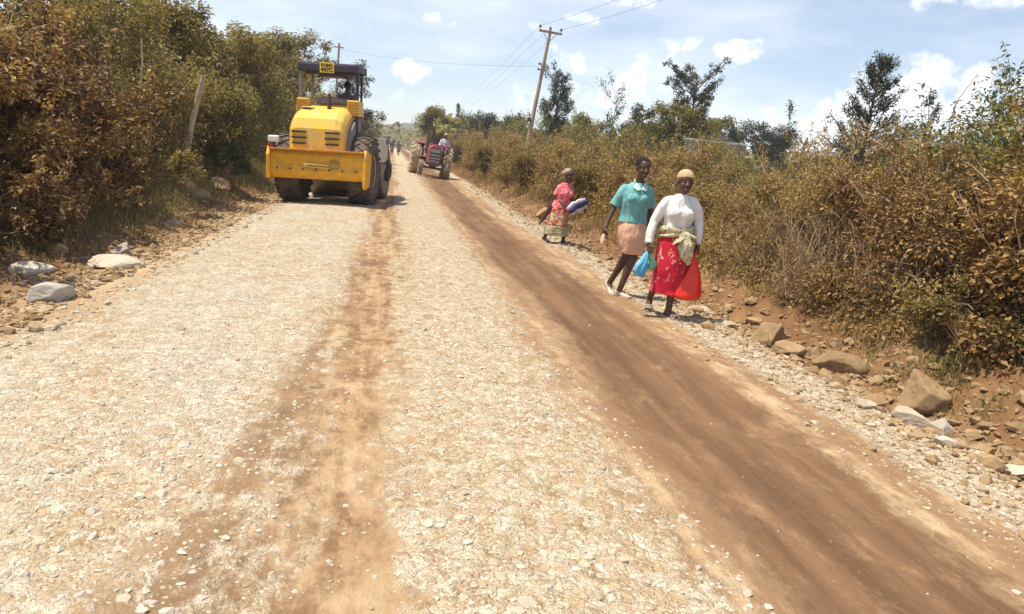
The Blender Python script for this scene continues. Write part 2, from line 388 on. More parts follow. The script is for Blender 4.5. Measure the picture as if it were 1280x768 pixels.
    def stone(sp_):
        r = N.new('ShaderNodeValToRGB'); r.color_ramp.interpolation = 'LINEAR'; L.new(sp_.outputs[0], r.inputs[0]); e = r.color_ramp.elements
        for i, (p, c) in enumerate([(0, (.40, .29, .19)), (1, (.84, .80, .72)), (.2, (.56, .45, .32)), (.45, (.66, .57, .44)), (.6, (.50, .47, .42)), (.75, (.72, .65, .52))]):
            q = e[i] if i < 2 else e.new(p); q.position = p; q.color = (*c, 1)
        return r.outputs[0]
    big = ss(.3, .45, M('ADD', M('MULTIPLY', sp.outputs[1], .5), M('MULTIPLY', P, .5)))
    scol = mix(big, stone(sp2), stone(sp))
    # bluish-white limestone where the gravel lies thick on the left
    scol = mix(M('MULTIPLY', M('MULTIPLY', gl, ss(.38, .6, P)), .62), scol, (.70, .705, .68))
    gap = M('MULTIPLY', ss(0, .10, e1.outputs['Distance']), ss(0, .12, e2.outputs['Distance']))
    gapn = M('ADD', gap, M('MULTIPLY', Fn, .55), clamp=True)
    pn2 = noise(15, 6, .75, (1, .8, 1)); gm_ = M('MAXIMUM', gapn, ss(.42, .62, pn2.outputs['Fac'])); scol = mix(M('MULTIPLY_ADD', gm_, .6, .4), (.32, .20, .115), scol)
    scol = mix(M('MULTIPLY', ss(.55, .72, pn2.outputs['Fac']), .4), scol, (.54, .42, .29))
    scol = mix(M('MULTIPLY', ss(.57, .68, blot0.outputs['Fac']), .6), scol, (.38, .26, .165))
    scol = mix(M('MULTIPLY', M('SUBTRACT', 1.0, ss(.40, .52, blot0.outputs['Fac'])), .5), scol, (.82, .80, .74))
    # some stones sunk in dust
    sunk = ss(.15, .75, M('ADD', M('MULTIPLY', sp.outputs[2], .5), M('MULTIPLY', micro.outputs['Fac'], .5)))
    col = mix(M('MULTIPLY', cover, M('MULTIPLY_ADD', sunk, .55, .42)), col, scol)
    col = mix(M('MULTIPLY', ss(.55, .75, micro.outputs['Fac']), .35), col, mix(.5, col, (.72, .60, .45)))
    # verge earth and the land beyond
    out = M('MAXIMUM', ss(2.65, 3.4, M('MULTIPLY', x, -1)), ss(3.75, 4.2, x))
    earth = mix(ss(.3, .7, Fn), (.15, .080, .042), (.27, .155, .082))
    earth = mix(M('MULTIPLY', ss(.5, .7, P), .5), earth, (.36, .24, .135))
    col = mix(out, col, earth)
    far = M('MAXIMUM', ss(5, 8, M('ABSOLUTE', sep.outputs[0])), ss(150, 300, sep.outputs[1]))
    col = mix(far, col, mix(ss(.4, .65, P), (.16, .14, .06), (.24, .19, .09)))
    dk = N.new('ShaderNodeMix'); dk.data_type = 'RGBA'; dk.blend_type = 'MULTIPLY'; dk.inputs[0].default_value = 1; dk.inputs[7].default_value = (.91, .865, .775, 1); L.new(col, dk.inputs[6]); L.new(dk.outputs[2], b.inputs['Base Color'])
    # relief
    h = M('ADD', M('MULTIPLY', M('MINIMUM', e1.outputs['Distance'], .35), 1.0), M('MULTIPLY', M('MINIMUM', e2.outputs['Distance'], .35), .5))
    h = M('ADD', M('MULTIPLY', M('MULTIPLY', h, 1.0), M('MULTIPLY_ADD', cover, .85, .15)), M('MULTIPLY', sp.outputs[1], M('MULTIPLY', cover, .22)))
    h = M('ADD', h, M('MULTIPLY', micro.outputs['Fac'], .22))
    h = M('ADD', h, M('MULTIPLY', Fn, .3))
    bp = N.new('ShaderNodeBump'); bp.inputs['Strength'].default_value = .9; bp.inputs['Distance'].default_value = .035
    h = M('ADD', h, M('MULTIPLY', pn2.outputs['Fac'], .25)); L.new(h, bp.inputs['Height']); L.new(bp.outputs[0], b.inputs['Normal'])
    return m

def rock_mat(name, col, alt):
    m = bpy.data.materials.new(name); N, L = nodes(m); b = N['Principled BSDF']; b.inputs['Roughness'].default_value = .9; b.inputs['Specular IOR Level'].default_value = .2
    tc = N.new('ShaderNodeTexCoord'); n = N.new('ShaderNodeTexNoise'); n.inputs['Scale'].default_value = 5; n.inputs['Detail'].default_value = 9; n.inputs['Roughness'].default_value = .7; L.new(tc.outputs['Object'], n.inputs[0])
    at = N.new('ShaderNodeAttribute'); at.attribute_name = 'tint'
    ad = N.new('ShaderNodeMath'); ad.operation = 'ADD'; L.new(n.outputs['Fac'], ad.inputs[0]); ml = N.new('ShaderNodeMath'); ml.operation = 'MULTIPLY'; ml.inputs[1].default_value = .45; L.new(at.outputs['Fac'], ml.inputs[0]); L.new(ml.outputs[0], ad.inputs[1])
    r = N.new('ShaderNodeValToRGB'); L.new(ad.outputs[0], r.inputs[0]); e = r.color_ramp.elements
    e[0].position = .35; e[0].color = (*alt, 1); e[1].position = .85; e[1].color = (*col, 1)
    L.new(r.outputs[0], b.inputs['Base Color'])
    n2 = N.new('ShaderNodeTexNoise'); n2.inputs['Scale'].default_value = 22; n2.inputs['Detail'].default_value = 8; n2.inputs['Roughness'].default_value = .7; L.new(tc.outputs['Object'], n2.inputs[0])
    bp = N.new('ShaderNodeBump'); bp.inputs['Strength'].default_value = .6; bp.inputs['Distance'].default_value = .02; L.new(n2.outputs['Fac'], bp.inputs['Height']); L.new(bp.outputs[0], b.inputs['Normal'])
    return m
ROCKW = rock_mat('pale_limestone', (.55, .48, .385), (.28, .19, .115))
GRAVEL = rock_mat('dusty_gravel', (.50, .415, .30), (.27, .18, .11))
ROCKB = rock_mat('brown_rock', (.36, .245, .135), (.17, .10, .052))
CHIP = rock_mat('crushed_stone_chip', (.56, .50, .41), (.36, .27, .18))
ROCKG = rock_mat('grey_rock', (.50, .46, .41), (.26, .20, .15))

# ------------------------------------------------------------------ ground sheet
def build_ground():
    ys = [-40, -25, -15, -9, -5, -2, 0, .8, 1.4]; y = 1.6
    while y < 4000: ys.append(y); y += max(.016, .0078*y)
    xs = list(np.arange(-3.6, 4.6, .022)); 
    s = .03; x = 4.6
    while x < 3500: x += s; xs.append(x); s *= 1.06
    s = .03; x = -3.6; lo = []
    while x > -3500: x -= s; lo.append(x); s *= 1.06
    xs = np.array(lo[::-1] + xs); ys = np.array(ys)
    X, Y = np.meshgrid(xs, ys); Z = height(X.ravel(), Y.ravel())
    V = np.stack([X.ravel(), Y.ravel(), Z], 1); nx, ny = len(xs), len(ys)
    i = (np.arange(ny-1)[:, None]*nx + np.arange(nx-1)[None]).ravel()
    F = np.stack([i, i+1, i+nx+1, i+nx], 1)
    o = link('ground', np_mesh('ground', V, F, [ground_mat()], smooth=True)); tag(o, kind='structure', label='gravel road surface with brown wheel tracks and earth verges')
build_ground()

def build_hills():
    rng = random.Random(4)
    m = mat('far_hill', (.085, .085, .045), .95, dirt=(.16, .12, .07), dirt_amt=.8, dscale=.05, bump=1, bscale=.2)
    V = []; F = []; nx, ny = 200, 24
    for j in range(ny):
        for i in range(nx):
            x = -420 + i*6.5; t = j/(ny-1); y = 520 + t*260
            hh = 13*math.exp(-((x-20)/40)**2) + 7*math.exp(-((x+60)/60)**2) + 8*math.exp(-((x-200)/130)**2) + 9*math.exp(-((x+260)/120)**2)+4
            z = hh*math.sin(PI*min(1, t*1.2))**.8 if t < .83 else 0
            V.append((x, y, z - 1)); 
    V = np.array(V); V[:, 2] += (noise2(V[:, 0]*.12, V[:, 1]*.12, 9)-.5)*2.4
    F = [(j*nx+i, j*nx+i+1, (j+1)*nx+i+1, (j+1)*nx+i) for j in range(ny-1) for i in range(nx-1)]
    o = link('hills', np_mesh('hills', V, F, [m], smooth=True)); tag(o, kind='structure')
build_hills()

# ------------------------------------------------------------------ stones
def stone_shapes(n=12, seed=1, sub=1):
    out = []; rng = np.random.default_rng(seed)
    bm = bmesh.new(); bmesh.ops.create_icosphere(bm, subdivisions=sub, radius=1); D = np.array([v.co[:] for v in bm.verts]); F = np.array([[v.index for v in f.verts] for f in bm.faces]); bm.free()
    D = D/np.linalg.norm(D, axis=1)[:, None]
    for k in range(n):
        K = 8; nrm = rng.normal(size=(K, 3)); nrm /= np.linalg.norm(nrm, axis=1)[:, None]; dd = rng.uniform(.45, .9, K)
        dot = D@nrm.T; r = np.where(dot > .05, dd/np.maximum(dot, .05), 9).min(1); r = np.minimum(r, 1.15)
        out.append((D*r[:, None]).astype(np.float32))
    return out, F
def scatter_stones(name, x, y, s, m, seed, label, sink=.25, flat=.55):
    rng = np.random.default_rng(seed); shapes, F = stone_shapes(14, seed+5)
    n = len(x); k = rng.integers(0, len(shapes), n); base = np.stack(shapes)[k]
    sc3 = np.stack([rng.uniform(.7, 1.3, n), rng.uniform(.7, 1.3, n), rng.uniform(.4, .8, n)*flat/.55], 1)*s[:, None]
    a = rng.uniform(0, 2*PI, n); tl = rng.normal(0, .25, n)
    P = base*sc3[:, None, :]
    ct, st = np.cos(tl)[:, None], np.sin(tl)[:, None]
    Y2 = P[..., 1]*ct - P[..., 2]*st; Z2 = P[..., 1]*st + P[..., 2]*ct
    ca, sa = np.cos(a)[:, None], np.sin(a)[:, None]
    X3 = P[..., 0]*ca - Y2*sa; Y3 = P[..., 0]*sa + Y2*ca
    z = height(x, y)
    V = np.stack([X3 + x[:, None], Y3 + y[:, None], Z2 + (z + sc3[:, 2]*(.6-sink*1.6))[:, None]], 2)
    nv = base.shape[1]; FF = (F[None] + (np.arange(n)*nv)[:, None, None]).reshape(-1, 3)
    t = np.repeat(rng.uniform(0, 1, n), len(F))
    o = link(name, np_mesh(name, V.reshape(-1, 3), FF, [m], tint=t)); return tag(o, label, kind='stuff')
def build_rubble():
    rng = np.random.default_rng(7)
    def pick(n, fx, y0, y1, p):
        y = y0*(y1/y0)**(rng.uniform(0, 1, n)**p); return fx(n, y), y
    # loose gravel on the road
    def roadx(n, y):
        c = rng.choice(4, n, p=[.46, .27, .17, .10]); 
        return np.choose(c, [rng.normal(-1.6, .75, n), rng.normal(.75, .42, n), rng.normal(3.45, .26, n), rng.uniform(-2.9, 3.7, n)])
    x, y = pick(40000, roadx, 1.7, 22, 1.0); k = ~((x > 1.5) & (x < 2.65) & (rng.uniform(size=len(x)) < .95)) & ~((abs(x+.12) < .3) & (rng.uniform(size=len(x)) < .7)); x, y = x[k], y[k]
    pn = noise2(x*1.2, y*.6, 33); k = pn + rng.uniform(-.3, .3, len(x)) > .38; x, y = x[k], y[k]
    s = np.clip(rng.lognormal(-4.85, .55, len(x)), .004, .034)
    scatter_stones('road_gravel', x, y, s, CHIP, 3, 'loose pale crushed stones pressed into the road surface', sink=.45)
    # left rubble apron
    x, y = pick(7000, lambda n, y: -2.55 - np.abs(rng.normal(0, .75, n)), 2.5, 30, .9)
    s = np.clip(rng.lognormal(-3.9, .55, len(x)), .008, .075)
    scatter_stones('left_rubble', x, y, s, ROCKB, 13, 'brown rubble along the left edge of the road')
    x, y = pick(1500, lambda n, y: -2.25 - np.abs(rng.normal(0, .45, n)), 2.5, 26, .9)
    s = np.clip(rng.lognormal(-4.0, .5, len(x)), .01, .06)
    scatter_stones('left_pale_rubble', x, y, s, GRAVEL, 14, 'pale broken stones along the left edge of the road')
    # right shoulder
    x, y = pick(5500, lambda n, y: 3.62 + rng.normal(0, .25, n), 2.5, 34, .95)
    s = np.clip(rng.lognormal(-4.15, .5, len(x)), .007, .045)
    scatter_stones('right_pale_rubble', x, y, s, GRAVEL, 15, 'pale broken stones along the right shoulder')
    x, y = pick(6000, lambda n, y: 4.35 + rng.normal(0, .42, n), 2.5, 40, .95)
    s = np.clip(rng.lognormal(-3.6, .55, len(x)), .01, .10)
    scatter_stones('right_rubble', x, y, s, ROCKB, 16, 'brown rubble and clods below the right hedge')
build_rubble()

def rock(x, y, d, m, seed, label, rz=0, sink=.3, group=None, rough=.05):
    rng = np.random.default_rng(seed)
    bm = bmesh.new(); bmesh.ops.create_icosphere(bm, subdivisions=5, radius=1); D = np.array([v.co[:] for v in bm.verts]); F = np.array([[v.index for v in f.verts] for f in bm.faces]); bm.free()
    D /= np.linalg.norm(D, axis=1)[:, None]; K = 11
    nrm = rng.normal(size=(K, 3)); nrm /= np.linalg.norm(nrm, axis=1)[:, None]; dd = rng.uniform(.5, .95, K)
    dot = D@nrm.T; q = np.where(dot > .05, dd/np.maximum(dot, .05), 9); q.sort(1); r = np.minimum(q[:, 0], 1.1)
    r += rough*2*(noise3(D*2.6+seed, seed)-.5) + rough*(noise3(D*7+seed, seed+1)-.5) + rough*.9*(noise3(D*17+seed, seed+2)-.5)
    V = D*r[:, None]*(np.array(d)/2)
    me = np_mesh('rock', V, F, [m], smooth=True, tint=np.full(len(F), rng.uniform(.2, .8)))
    o = link('rock', me, None, (x, y, gz(x, y) + d[2]/2*(.85-1.2*sink)), (0, 0, rz))
    return tag(o, label, 'rock', group)
G1 = 'larger rocks lying along the road edges'
for a in [
 (4.10, 7.42, (.62, .42, .34), ROCKB, 21, 'brown boulder with a dark undercut, farthest of the big rocks on the right shoulder', .5),
 (4.03, 6.84, (.36, .28, .22), ROCKB, 22, 'small brown rock just in front of the undercut boulder', .2),
 (4.36, 6.42, (.50, .40, .30), ROCKB, 23, 'flat-topped brown boulder midway along the right shoulder', -.3),
 (4.12, 6.25, (.20, .15, .12), ROCKB, 24, 'small stone leaning on the flat-topped brown boulder', .9),
 (4.62, 5.60, (.46, .38, .40), ROCKB, 25, 'tall mossy brown boulder under the right bush', .1),
 (4.22, 5.20, (.22, .2, .16), ROCKB, 26, 'knobbly brown stone at the foot of the mossy boulder', .6),
 (3.83, 4.72, (.40, .19, .15), ROCKW, 27, 'long white stone on the right shoulder', -.9),
 (4.03, 4.65, (.20, .18, .17), ROCKG, 28, 'grey-white round stone beside the long white stone', .3),
 (3.80, 4.32, (.16, .13, .10), ROCKW, 29, 'small white stone nearest the camera beside the long white one', .2),
 (3.74, 5.15, (.24, .17, .11), ROCKW, 30, 'cream stone behind the long white stone', .7),
 (4.02, 3.95, (.18, .14, .10), ROCKW, 31, 'cream stone at the right edge of the picture', .7),
 (3.84, 8.55, (.34, .18, .08), GRAVEL, 32, 'pale flat slab beyond the undercut boulder', -.4),
 (3.86, 8.0, (.26, .16, .08), GRAVEL, 33, 'thin tan slab between the flat slab and the undercut boulder', -.2),
 (4.62, 6.95, (.20, .18, .16), ROCKB, 34, 'rounded tan stone under the dry grass', .4),
 (-3.06, 9.52, (.26, .22, .20), ROCKG, 35, 'blocky grey-white rock below the left bush', .2),
 (-2.86, 8.55, (.60, .40, .17), ROCKW, 36, 'broad flat white slab at the left road edge', .5),
 (-3.22, 7.62, (.38, .26, .17), ROCKW, 37, 'tilted pale slab in the left rubble', .4),
 (-2.72, 6.78, (.42, .24, .20), ROCKG, 38, 'pointed grey-blue rock nearest the camera on the left edge', .7),
 (-3.55, 8.9, (.26, .22, .17), ROCKB, 39, 'brown lump in the left rubble behind the white slab', 0),
 (-3.45, 6.35, (.20, .17, .14), ROCKB, 40, 'dark brown stone at the left edge of the picture', 0),
 (-3.72, 17.6, (.62, .45, .34), ROCKB, 41, 'tan rock on the left bank nearest the road roller', 0),
 (-3.86, 19.2, (.5, .5, .36), ROCKB, 42, 'brown rock high on the left bank behind the tan rocks', 0),
 (-3.70, 15.6, (.5, .3, .26), ROCKB, 43, 'tan angular rock halfway up the left bank', .3),
 (-3.3, 12.6, (.34, .22, .14), ROCKW, 44, 'flat pale stone at the foot of the left bank', .2),
 (4.62, 22.5, (.6, .5, .4), ROCKB, 45, 'tan rock below the hedge behind the woman in pink', .2),
 (4.45, 19.0, (.5, .4, .34), ROCKB, 46, 'dark brown rock below the hedge left of the woman in pink', .7),
 (4.2, 16.2, (.34, .25, .15), ROCKB, 47, 'low tan rock below the hedge beside the woman in pink', .7)]:
    rock(a[0], a[1], a[2], a[3], a[4], a[5], a[6], group=G1)

# ------------------------------------------------------------------ foliage
def leaves_np(cent, rng, size, out=None, droop=.3, aspect=.5, fold=.25):
    """one folded leaf (two triangles sharing the mid rib) at each centre"""
    n = len(cent); a = rng.uniform(0, 2*PI, n); d = np.stack([np.cos(a), np.sin(a), rng.normal(-droop, .45, n)], 1)
    if out is not None: d = d + out*.9
    d /= np.linalg.norm(d, axis=1)[:, None]
    up = np.stack([rng.normal(0, .45, n), rng.normal(0, .45, n), np.ones(n)], 1)
    s = np.cross(d, up); s /= np.linalg.norm(s, axis=1)[:, None]; nn = np.cross(s, d)
    L = (size*rng.uniform(.6, 1.35, n))[:, None]; W = L*aspect*.5
    p0 = cent; p1 = cent + d*L*.5 + s*W + nn*W*fold; p2 = cent + d*L - nn*L*.12; p3 = cent + d*L*.5 - s*W + nn*W*fold
    V = np.stack([p0, p1, p2, p3], 1).reshape(-1, 3); b = (np.arange(n)*4)[:, None]
    F = np.stack([b+[0, 1, 2], b+[0, 2, 3]], 1).reshape(-1, 3)
    return V, F
def twigs_np(P0, P1, r0, r1, rng, seg=4, sag=.12):
    """thin three-sided stems from P0 to P1"""
    n = len(P0); t = np.linspace(0, 1, seg+1)[None, :, None]; mid = rng.normal(0, sag, (n, 1, 3))*np.linalg.norm(P1-P0, axis=1)[:, None, None]
    C_ = P0[:, None]*(1-t) + P1[:, None]*t + mid*np.sin(PI*t) + rng.normal(0, .015, (n, seg+1, 3))*np.linalg.norm(P1-P0, axis=1)[:, None, None]
    D = P1-P0; D /= np.linalg.norm(D, axis=1)[:, None]+1e-9; a = np.cross(D, [.3, .9, .2]); a /= np.linalg.norm(a, axis=1)[:, None]+1e-9; b = np.cross(D, a)
    r = (np.asarray(r0).reshape(-1, 1, 1)*(1-t) + np.asarray(r1).reshape(-1, 1, 1)*t)
    ring = []
    for k in range(3):
        th = 2*PI*k/3; ring.append(C_ + r*(a[:, None]*math.cos(th) + b[:, None]*math.sin(th)))
    V = np.stack(ring, 2).reshape(-1, 3)  # n, seg+1, 3
    base = (np.arange(n)*(seg+1)*3)[:, None, None]; i = np.arange(seg)[None, :, None]*3; k = np.arange(3)[None, None]; k2 = (k+1) % 3
    F = np.stack([base+i+k, base+i+k2, base+i+3+k2, base+i+3+k], 3).reshape(-1, 4)
    return V, F
def split_quads(V, F): return np.concatenate([F[:, [0, 1, 2]], F[:, [0, 2, 3]]])
def bush_meshes(rx, ry, h, nleaf, size, lm, seed, clumps=None, shoots=30, base=.0, gaps=.5, lean=0, tint_hi=.0, topdome=2.2, aspect=.5):
    rng = np.random.default_rng(seed)
    K = clumps or int(26*max(1, rx*ry*h/3))
    # clump centres fill a dome, more of them near its outside
    u = rng.normal(size=(K*3, 3)); u /= np.linalg.norm(u, axis=1)[:, None]; u[:, 2] = np.abs(u[:, 2])*1.0
    rr = rng.uniform(.45, 1, len(u))**.6; keep = rng.uniform(size=len(u)) < .8; u = u[keep][:K]; rr = rr[keep][:K]
    zz = base + (h-base)*np.abs(u[:, 2])*rr
    low = rng.uniform(size=len(u)) < .45; zz = np.where(low, rng.uniform(base+.08*h, .62*h, len(u)), zz)
    a = np.arctan2(u[:, 1], u[:, 0]); hr = np.where(low, rng.uniform(.6, 1, len(u)), np.sqrt(np.maximum(0, 1-u[:, 2]**topdome))*rr)
    cc = np.stack([np.cos(a)*hr*rx, np.sin(a)*hr*ry, zz], 1); cc[:, 0] += lean*zz
    cr = rng.uniform(.12, .30, len(cc))*min(rx, ry, h*.7); w = cr**2; w /= w.sum(); ct = rng.uniform(-.22, .22, len(cc))
    k = rng.choice(len(cc), nleaf, p=w)
    o = rng.normal(size=(nleaf, 3)); o /= np.linalg.norm(o, axis=1)[:, None]; rad = rng.uniform(0, 1, nleaf)**.45
    P = cc[k] + o*(rad*cr[k])[:, None]*np.array([1.05, 1.05, .85])
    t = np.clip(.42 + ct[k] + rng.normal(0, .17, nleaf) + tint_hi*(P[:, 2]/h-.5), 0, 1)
    # leafy shoots that stick out of the outline
    if shoots:
        j = rng.choice(len(cc), shoots, p=(zz+.2)/(zz+.2).sum()); s0 = cc[j]; dirs = np.stack([rng.normal(0, .4, shoots), rng.normal(0, .4, shoots), rng.uniform(.5, 1.2, shoots)], 1)
        dirs[:, :2] += cc[j][:, :2]/np.array([rx, ry])*.5; dirs /= np.linalg.norm(dirs, axis=1)[:, None]; ln = rng.uniform(.25, .6, shoots)*min(h, 2.6)*.45 + cr[j]
        s1 = s0 + dirs*ln[:, None]; m = 26; q = rng.uniform(.35, 1, (shoots, m, 1)); SP = (s0[:, None]*(1-q) + s1[:, None]*q + rng.normal(0, size*.35, (shoots, m, 3))).reshape(-1, 3)
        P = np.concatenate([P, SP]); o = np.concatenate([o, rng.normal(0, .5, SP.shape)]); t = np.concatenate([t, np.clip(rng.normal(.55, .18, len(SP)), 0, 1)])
    P[:, 2] = np.maximum(P[:, 2], .03)
    V, F = leaves_np(P, rng, size, o, aspect=aspect)
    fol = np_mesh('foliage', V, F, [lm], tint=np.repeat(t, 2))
    # stems
    nb = rng.uniform(-.35, .35, (len(cc), 2))*np.array([rx, ry]); P0 = np.concatenate([nb, np.zeros((len(cc), 1))], 1)
    Vs, Fs = twigs_np(P0, cc, np.full(len(cc), .018*h/2+.004), np.full(len(cc), .006), rng, 5)
    nn = len(cc)*6; j = rng.integers(0, len(cc), nn); d = rng.normal(size=(nn, 3)); d /= np.linalg.norm(d, axis=1)[:, None]
    V2, F2 = twigs_np(cc[j], cc[j] + d*(cr[j]*1.15)[:, None], np.full(nn, .006), np.full(nn, .0025), rng, 3)
    VV = [Vs, V2]; FF = [Fs, F2+len(Vs)]
    if shoots:
        V3, F3 = twigs_np(s0, s1, np.full(shoots, .008), np.full(shoots, .003), rng, 4); FF.append(F3+len(Vs)+len(V2)); VV.append(V3)
    st = np_mesh('stems', np.concatenate(VV), np.concatenate(FF), [TWIG])
    return fol, st
def place_bush(meshes, x, y, z, rz, s, label, cat='bush', group=None, name='bush'):
    o = empty(name, (x, y, z), (0, 0, rz), label, cat, group); o.scale = s if isinstance(s, tuple) else (s, s, s)
    link('foliage', meshes[0], o); link('stems', meshes[1], o); return o
GL = 'bushes of the roadside thicket on the left'; GR = 'bushes of the roadside hedge on the right'
# near ones, each of its own
place_bush(bush_meshes(1.75, 1.9, 3.2, 21000, .088, LM['dusty'], 1, 52, 60, aspect=.55), -5.75, 7.4, .1, 0, 1, 'dark brown dusty bush nearest the camera, filling the top left of the picture', group=GL)
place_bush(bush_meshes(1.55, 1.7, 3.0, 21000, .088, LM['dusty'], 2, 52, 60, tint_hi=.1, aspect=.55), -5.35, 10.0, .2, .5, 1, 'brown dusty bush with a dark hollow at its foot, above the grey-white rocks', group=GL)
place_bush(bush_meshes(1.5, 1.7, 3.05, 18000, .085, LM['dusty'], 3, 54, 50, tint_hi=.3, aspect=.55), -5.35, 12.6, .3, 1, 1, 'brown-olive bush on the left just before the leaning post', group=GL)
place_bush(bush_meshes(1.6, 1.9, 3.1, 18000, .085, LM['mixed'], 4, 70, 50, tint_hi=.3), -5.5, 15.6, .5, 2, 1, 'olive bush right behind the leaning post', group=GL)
place_bush(bush_meshes(.9, 1.2, 1.1, 5000, .07, LM['dusty'], 5, 30, 20), -4.5, 8.9, .1, 2, 1, 'low brown shrub at the foot of the left thicket, behind the white slab', group=GL)
place_bush(bush_meshes(.8, 1.1, 1.0, 4500, .07, LM['dusty'], 6, 30, 20), -4.35, 11.6, .25, 2, 1, 'low brown shrub at the foot of the left thicket, near the bank', group=GL)
place_bush(bush_meshes(.7, 1.0, .8, 4500, .07, LM['green'], 8, 26, 20), -4.25, 18.6, .45, 2, 1, 'low green shrub on the left bank beside the road roller', group=GL)
place_bush(bush_meshes(.8, 1.1, 1.0, 4500, .07, LM['mixed'], 7, 26, 20), -4.3, 14.6, .4, 1, 1, 'low tan-green shrub at the foot of the leaning post', group=GL)
lb = [bush_meshes(1.7, 1.9, 3.0, 13000, .10, LM['mixed'], 11, 60, 40, tint_hi=.3), bush_meshes(1.7, 1.9, 3.2, 12000, .11, LM['olive'], 12, 60, 40, tint_hi=.3)]
for i, (x, y, s, lab) in enumerate([(-5.5, 18.9, 1.0, 'olive bush on the bank just left of the yellow bumper'), (-5.6, 22.3, .95, 'tall olive bush left of the road roller canopy'), (-5.6, 26, .94, 'brown-green bush seen through the road roller canopy'),
    (-5.7, 30.5, 1.15, 'olive bush behind the road roller, second beyond its canopy'), (-5.8, 36, 1.15, 'olive bush behind the road roller, third beyond its canopy'), (-5.9, 42, 1.2, 'brown bush in the distance right of the canopy post'),
    (-5.9, 49, 1.2, 'far brown bush beside the bare spreading tree'), (-6, 58, 1.25, 'far brown bush behind the road roller drum')]):
    place_bush(lb[i % 2], x, y, gz(x, y), i*1.3, (s, s, s), lab, group=GL)
# right hedge
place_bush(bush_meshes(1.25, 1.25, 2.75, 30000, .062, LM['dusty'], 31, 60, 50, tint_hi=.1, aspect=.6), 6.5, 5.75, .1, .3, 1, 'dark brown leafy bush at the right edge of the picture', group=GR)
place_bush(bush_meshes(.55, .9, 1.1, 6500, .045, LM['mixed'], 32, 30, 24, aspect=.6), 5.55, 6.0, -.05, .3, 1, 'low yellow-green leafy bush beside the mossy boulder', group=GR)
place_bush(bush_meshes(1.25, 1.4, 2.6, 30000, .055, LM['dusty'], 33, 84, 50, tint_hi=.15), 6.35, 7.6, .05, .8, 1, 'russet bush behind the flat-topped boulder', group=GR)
place_bush(bush_meshes(1.2, 1.35, 2.5, 28000, .052, LM['straw'], 34, 84, 40), 6.25, 9.4, .05, .2, 1, 'straw-coloured bush just right of the woman in white', group=GR)
place_bush(bush_meshes(1.1, 1.35, 1.95, 23000, .050, LM['straw'], 35, 76, 40), 6.2, 11.2, .05, .2, 1, 'straw-coloured bush behind the head of the woman in white', group=GR)
place_bush(bush_meshes(1.0, 1.4, 1.68, 19000, .052, LM['mixed'], 36, 66, 36), 6.2, 13.2, .05, 1.2, 1, 'low olive bush in front of the block wall', group=GR)
place_bush(bush_meshes(1.05, 1.5, 2.1, 20000, .058, LM['straw'], 37, 66, 40), 6.2, 15.5, .05, 2.2, 1, 'tan bush behind the woman in the teal shirt', group=GR)
rb = [bush_meshes(1.15, 1.6, 2.1, 12000, .075, LM['straw'], 38, 55, 50), bush_meshes(1.15, 1.6, 2.2, 12000, .08, LM['mixed'], 39, 55, 50), bush_meshes(1.15, 1.6, 2.2, 12000, .08, LM['straw'], 40, 55, 50, tint_hi=.4)]
for i, (x, y, s, lab) in enumerate([(6.2, 18.1, 1, 'tan bush between the women in teal and in pink'), (6.2, 20.8, 1.0, 'olive-tan bush behind the bundle of cloth'), (6.2, 23.6, 1.03, 'tan bush behind the woman in pink'),
    (6.2, 26.6, 1.06, 'brown bush just left of the woman in pink'), (6.2, 30, 1.08, 'olive bush halfway between the woman in pink and the tractor'), (6.2, 33.6, 1.1, 'brown bush just right of the utility pole foot'),
    (6.1, 37.5, 1.15, 'brown bush at the foot of the utility pole'), (6.1, 42, 1.18, 'tall brown bush just right of the tractor'), (6.1, 47, 1.2, 'brown bush behind the right wheel of the tractor'),
    (6.1, 53, 1.2, 'bush behind the tractor driver'), (6.0, 60, 1.25, 'far bush above the tractor bonnet'), (6, 68, 1.3, 'far bush left of the tractor exhaust')]):
    place_bush(rb[i % 3], x, y, gz(x, y), i*2.1, (s, s, s*.97), lab, group=GR)
# second row behind the hedge, greener
gb = [bush_meshes(1.8, 2.0, 2.7, 20000, .085, LM['green'], 51, 80, 36, tint_hi=.3), bush_meshes(1.8, 2.0, 2.6, 19000, .085, LM['olive'], 52, 80, 36, tint_hi=.3)]
G2 = 'green bushes standing behind the right hedge'
for i, (x, y, s, lab, k) in enumerate([(10.4, 11.5, 1.2, 'big green bush rising behind the hedge at the top right', 0), (8.7, 9.3, 1.04, 'olive bush behind the russet one at the right', 1), (8.9, 6.9, 1.0, 'olive bush highest at the right edge, behind the dark brown one', 1), (12.6, 14.4, 1.15, 'green bush left of the big one at the top right', 0), (9.6, 13.0, .84, 'green bush behind the straw hedge at the right', 0),
    (9.3, 16.8, .80, 'bright green bush in front of the right end of the block wall', 0), (8.6, 20.5, .86, 'olive bush in front of the left end of the block wall', 1), (9, 25, .97, 'green bush beyond the hedge above the woman in teal', 0), (9.2, 29, 1.0, 'olive bush beyond the hedge right of the sparse sapling', 1),
    (9.2, 34, 1.08, 'green bush beyond the hedge left of the sparse sapling', 0), (9.3, 40, 1.15, 'olive bush right of the utility pole', 1), (9.4, 47, 1.25, 'green bush below the ragged tree beside the pole', 0), (9, 56, 1.35, 'green bush left of the utility pole', 1), (14.5, 21, 1.05, 'green bush right of the block wall', 0), (16.5, 24.5, 1.1, 'olive bush far right of the block wall', 1), (17, 19, 1.2, 'green bush under the conical tree', 0)]):
    place_bush(gb[k], x, y, gz(x, y)*.6, i*1.7, (s, s, s*(1.08 if y > 20 else 1)), lab, group=G2)

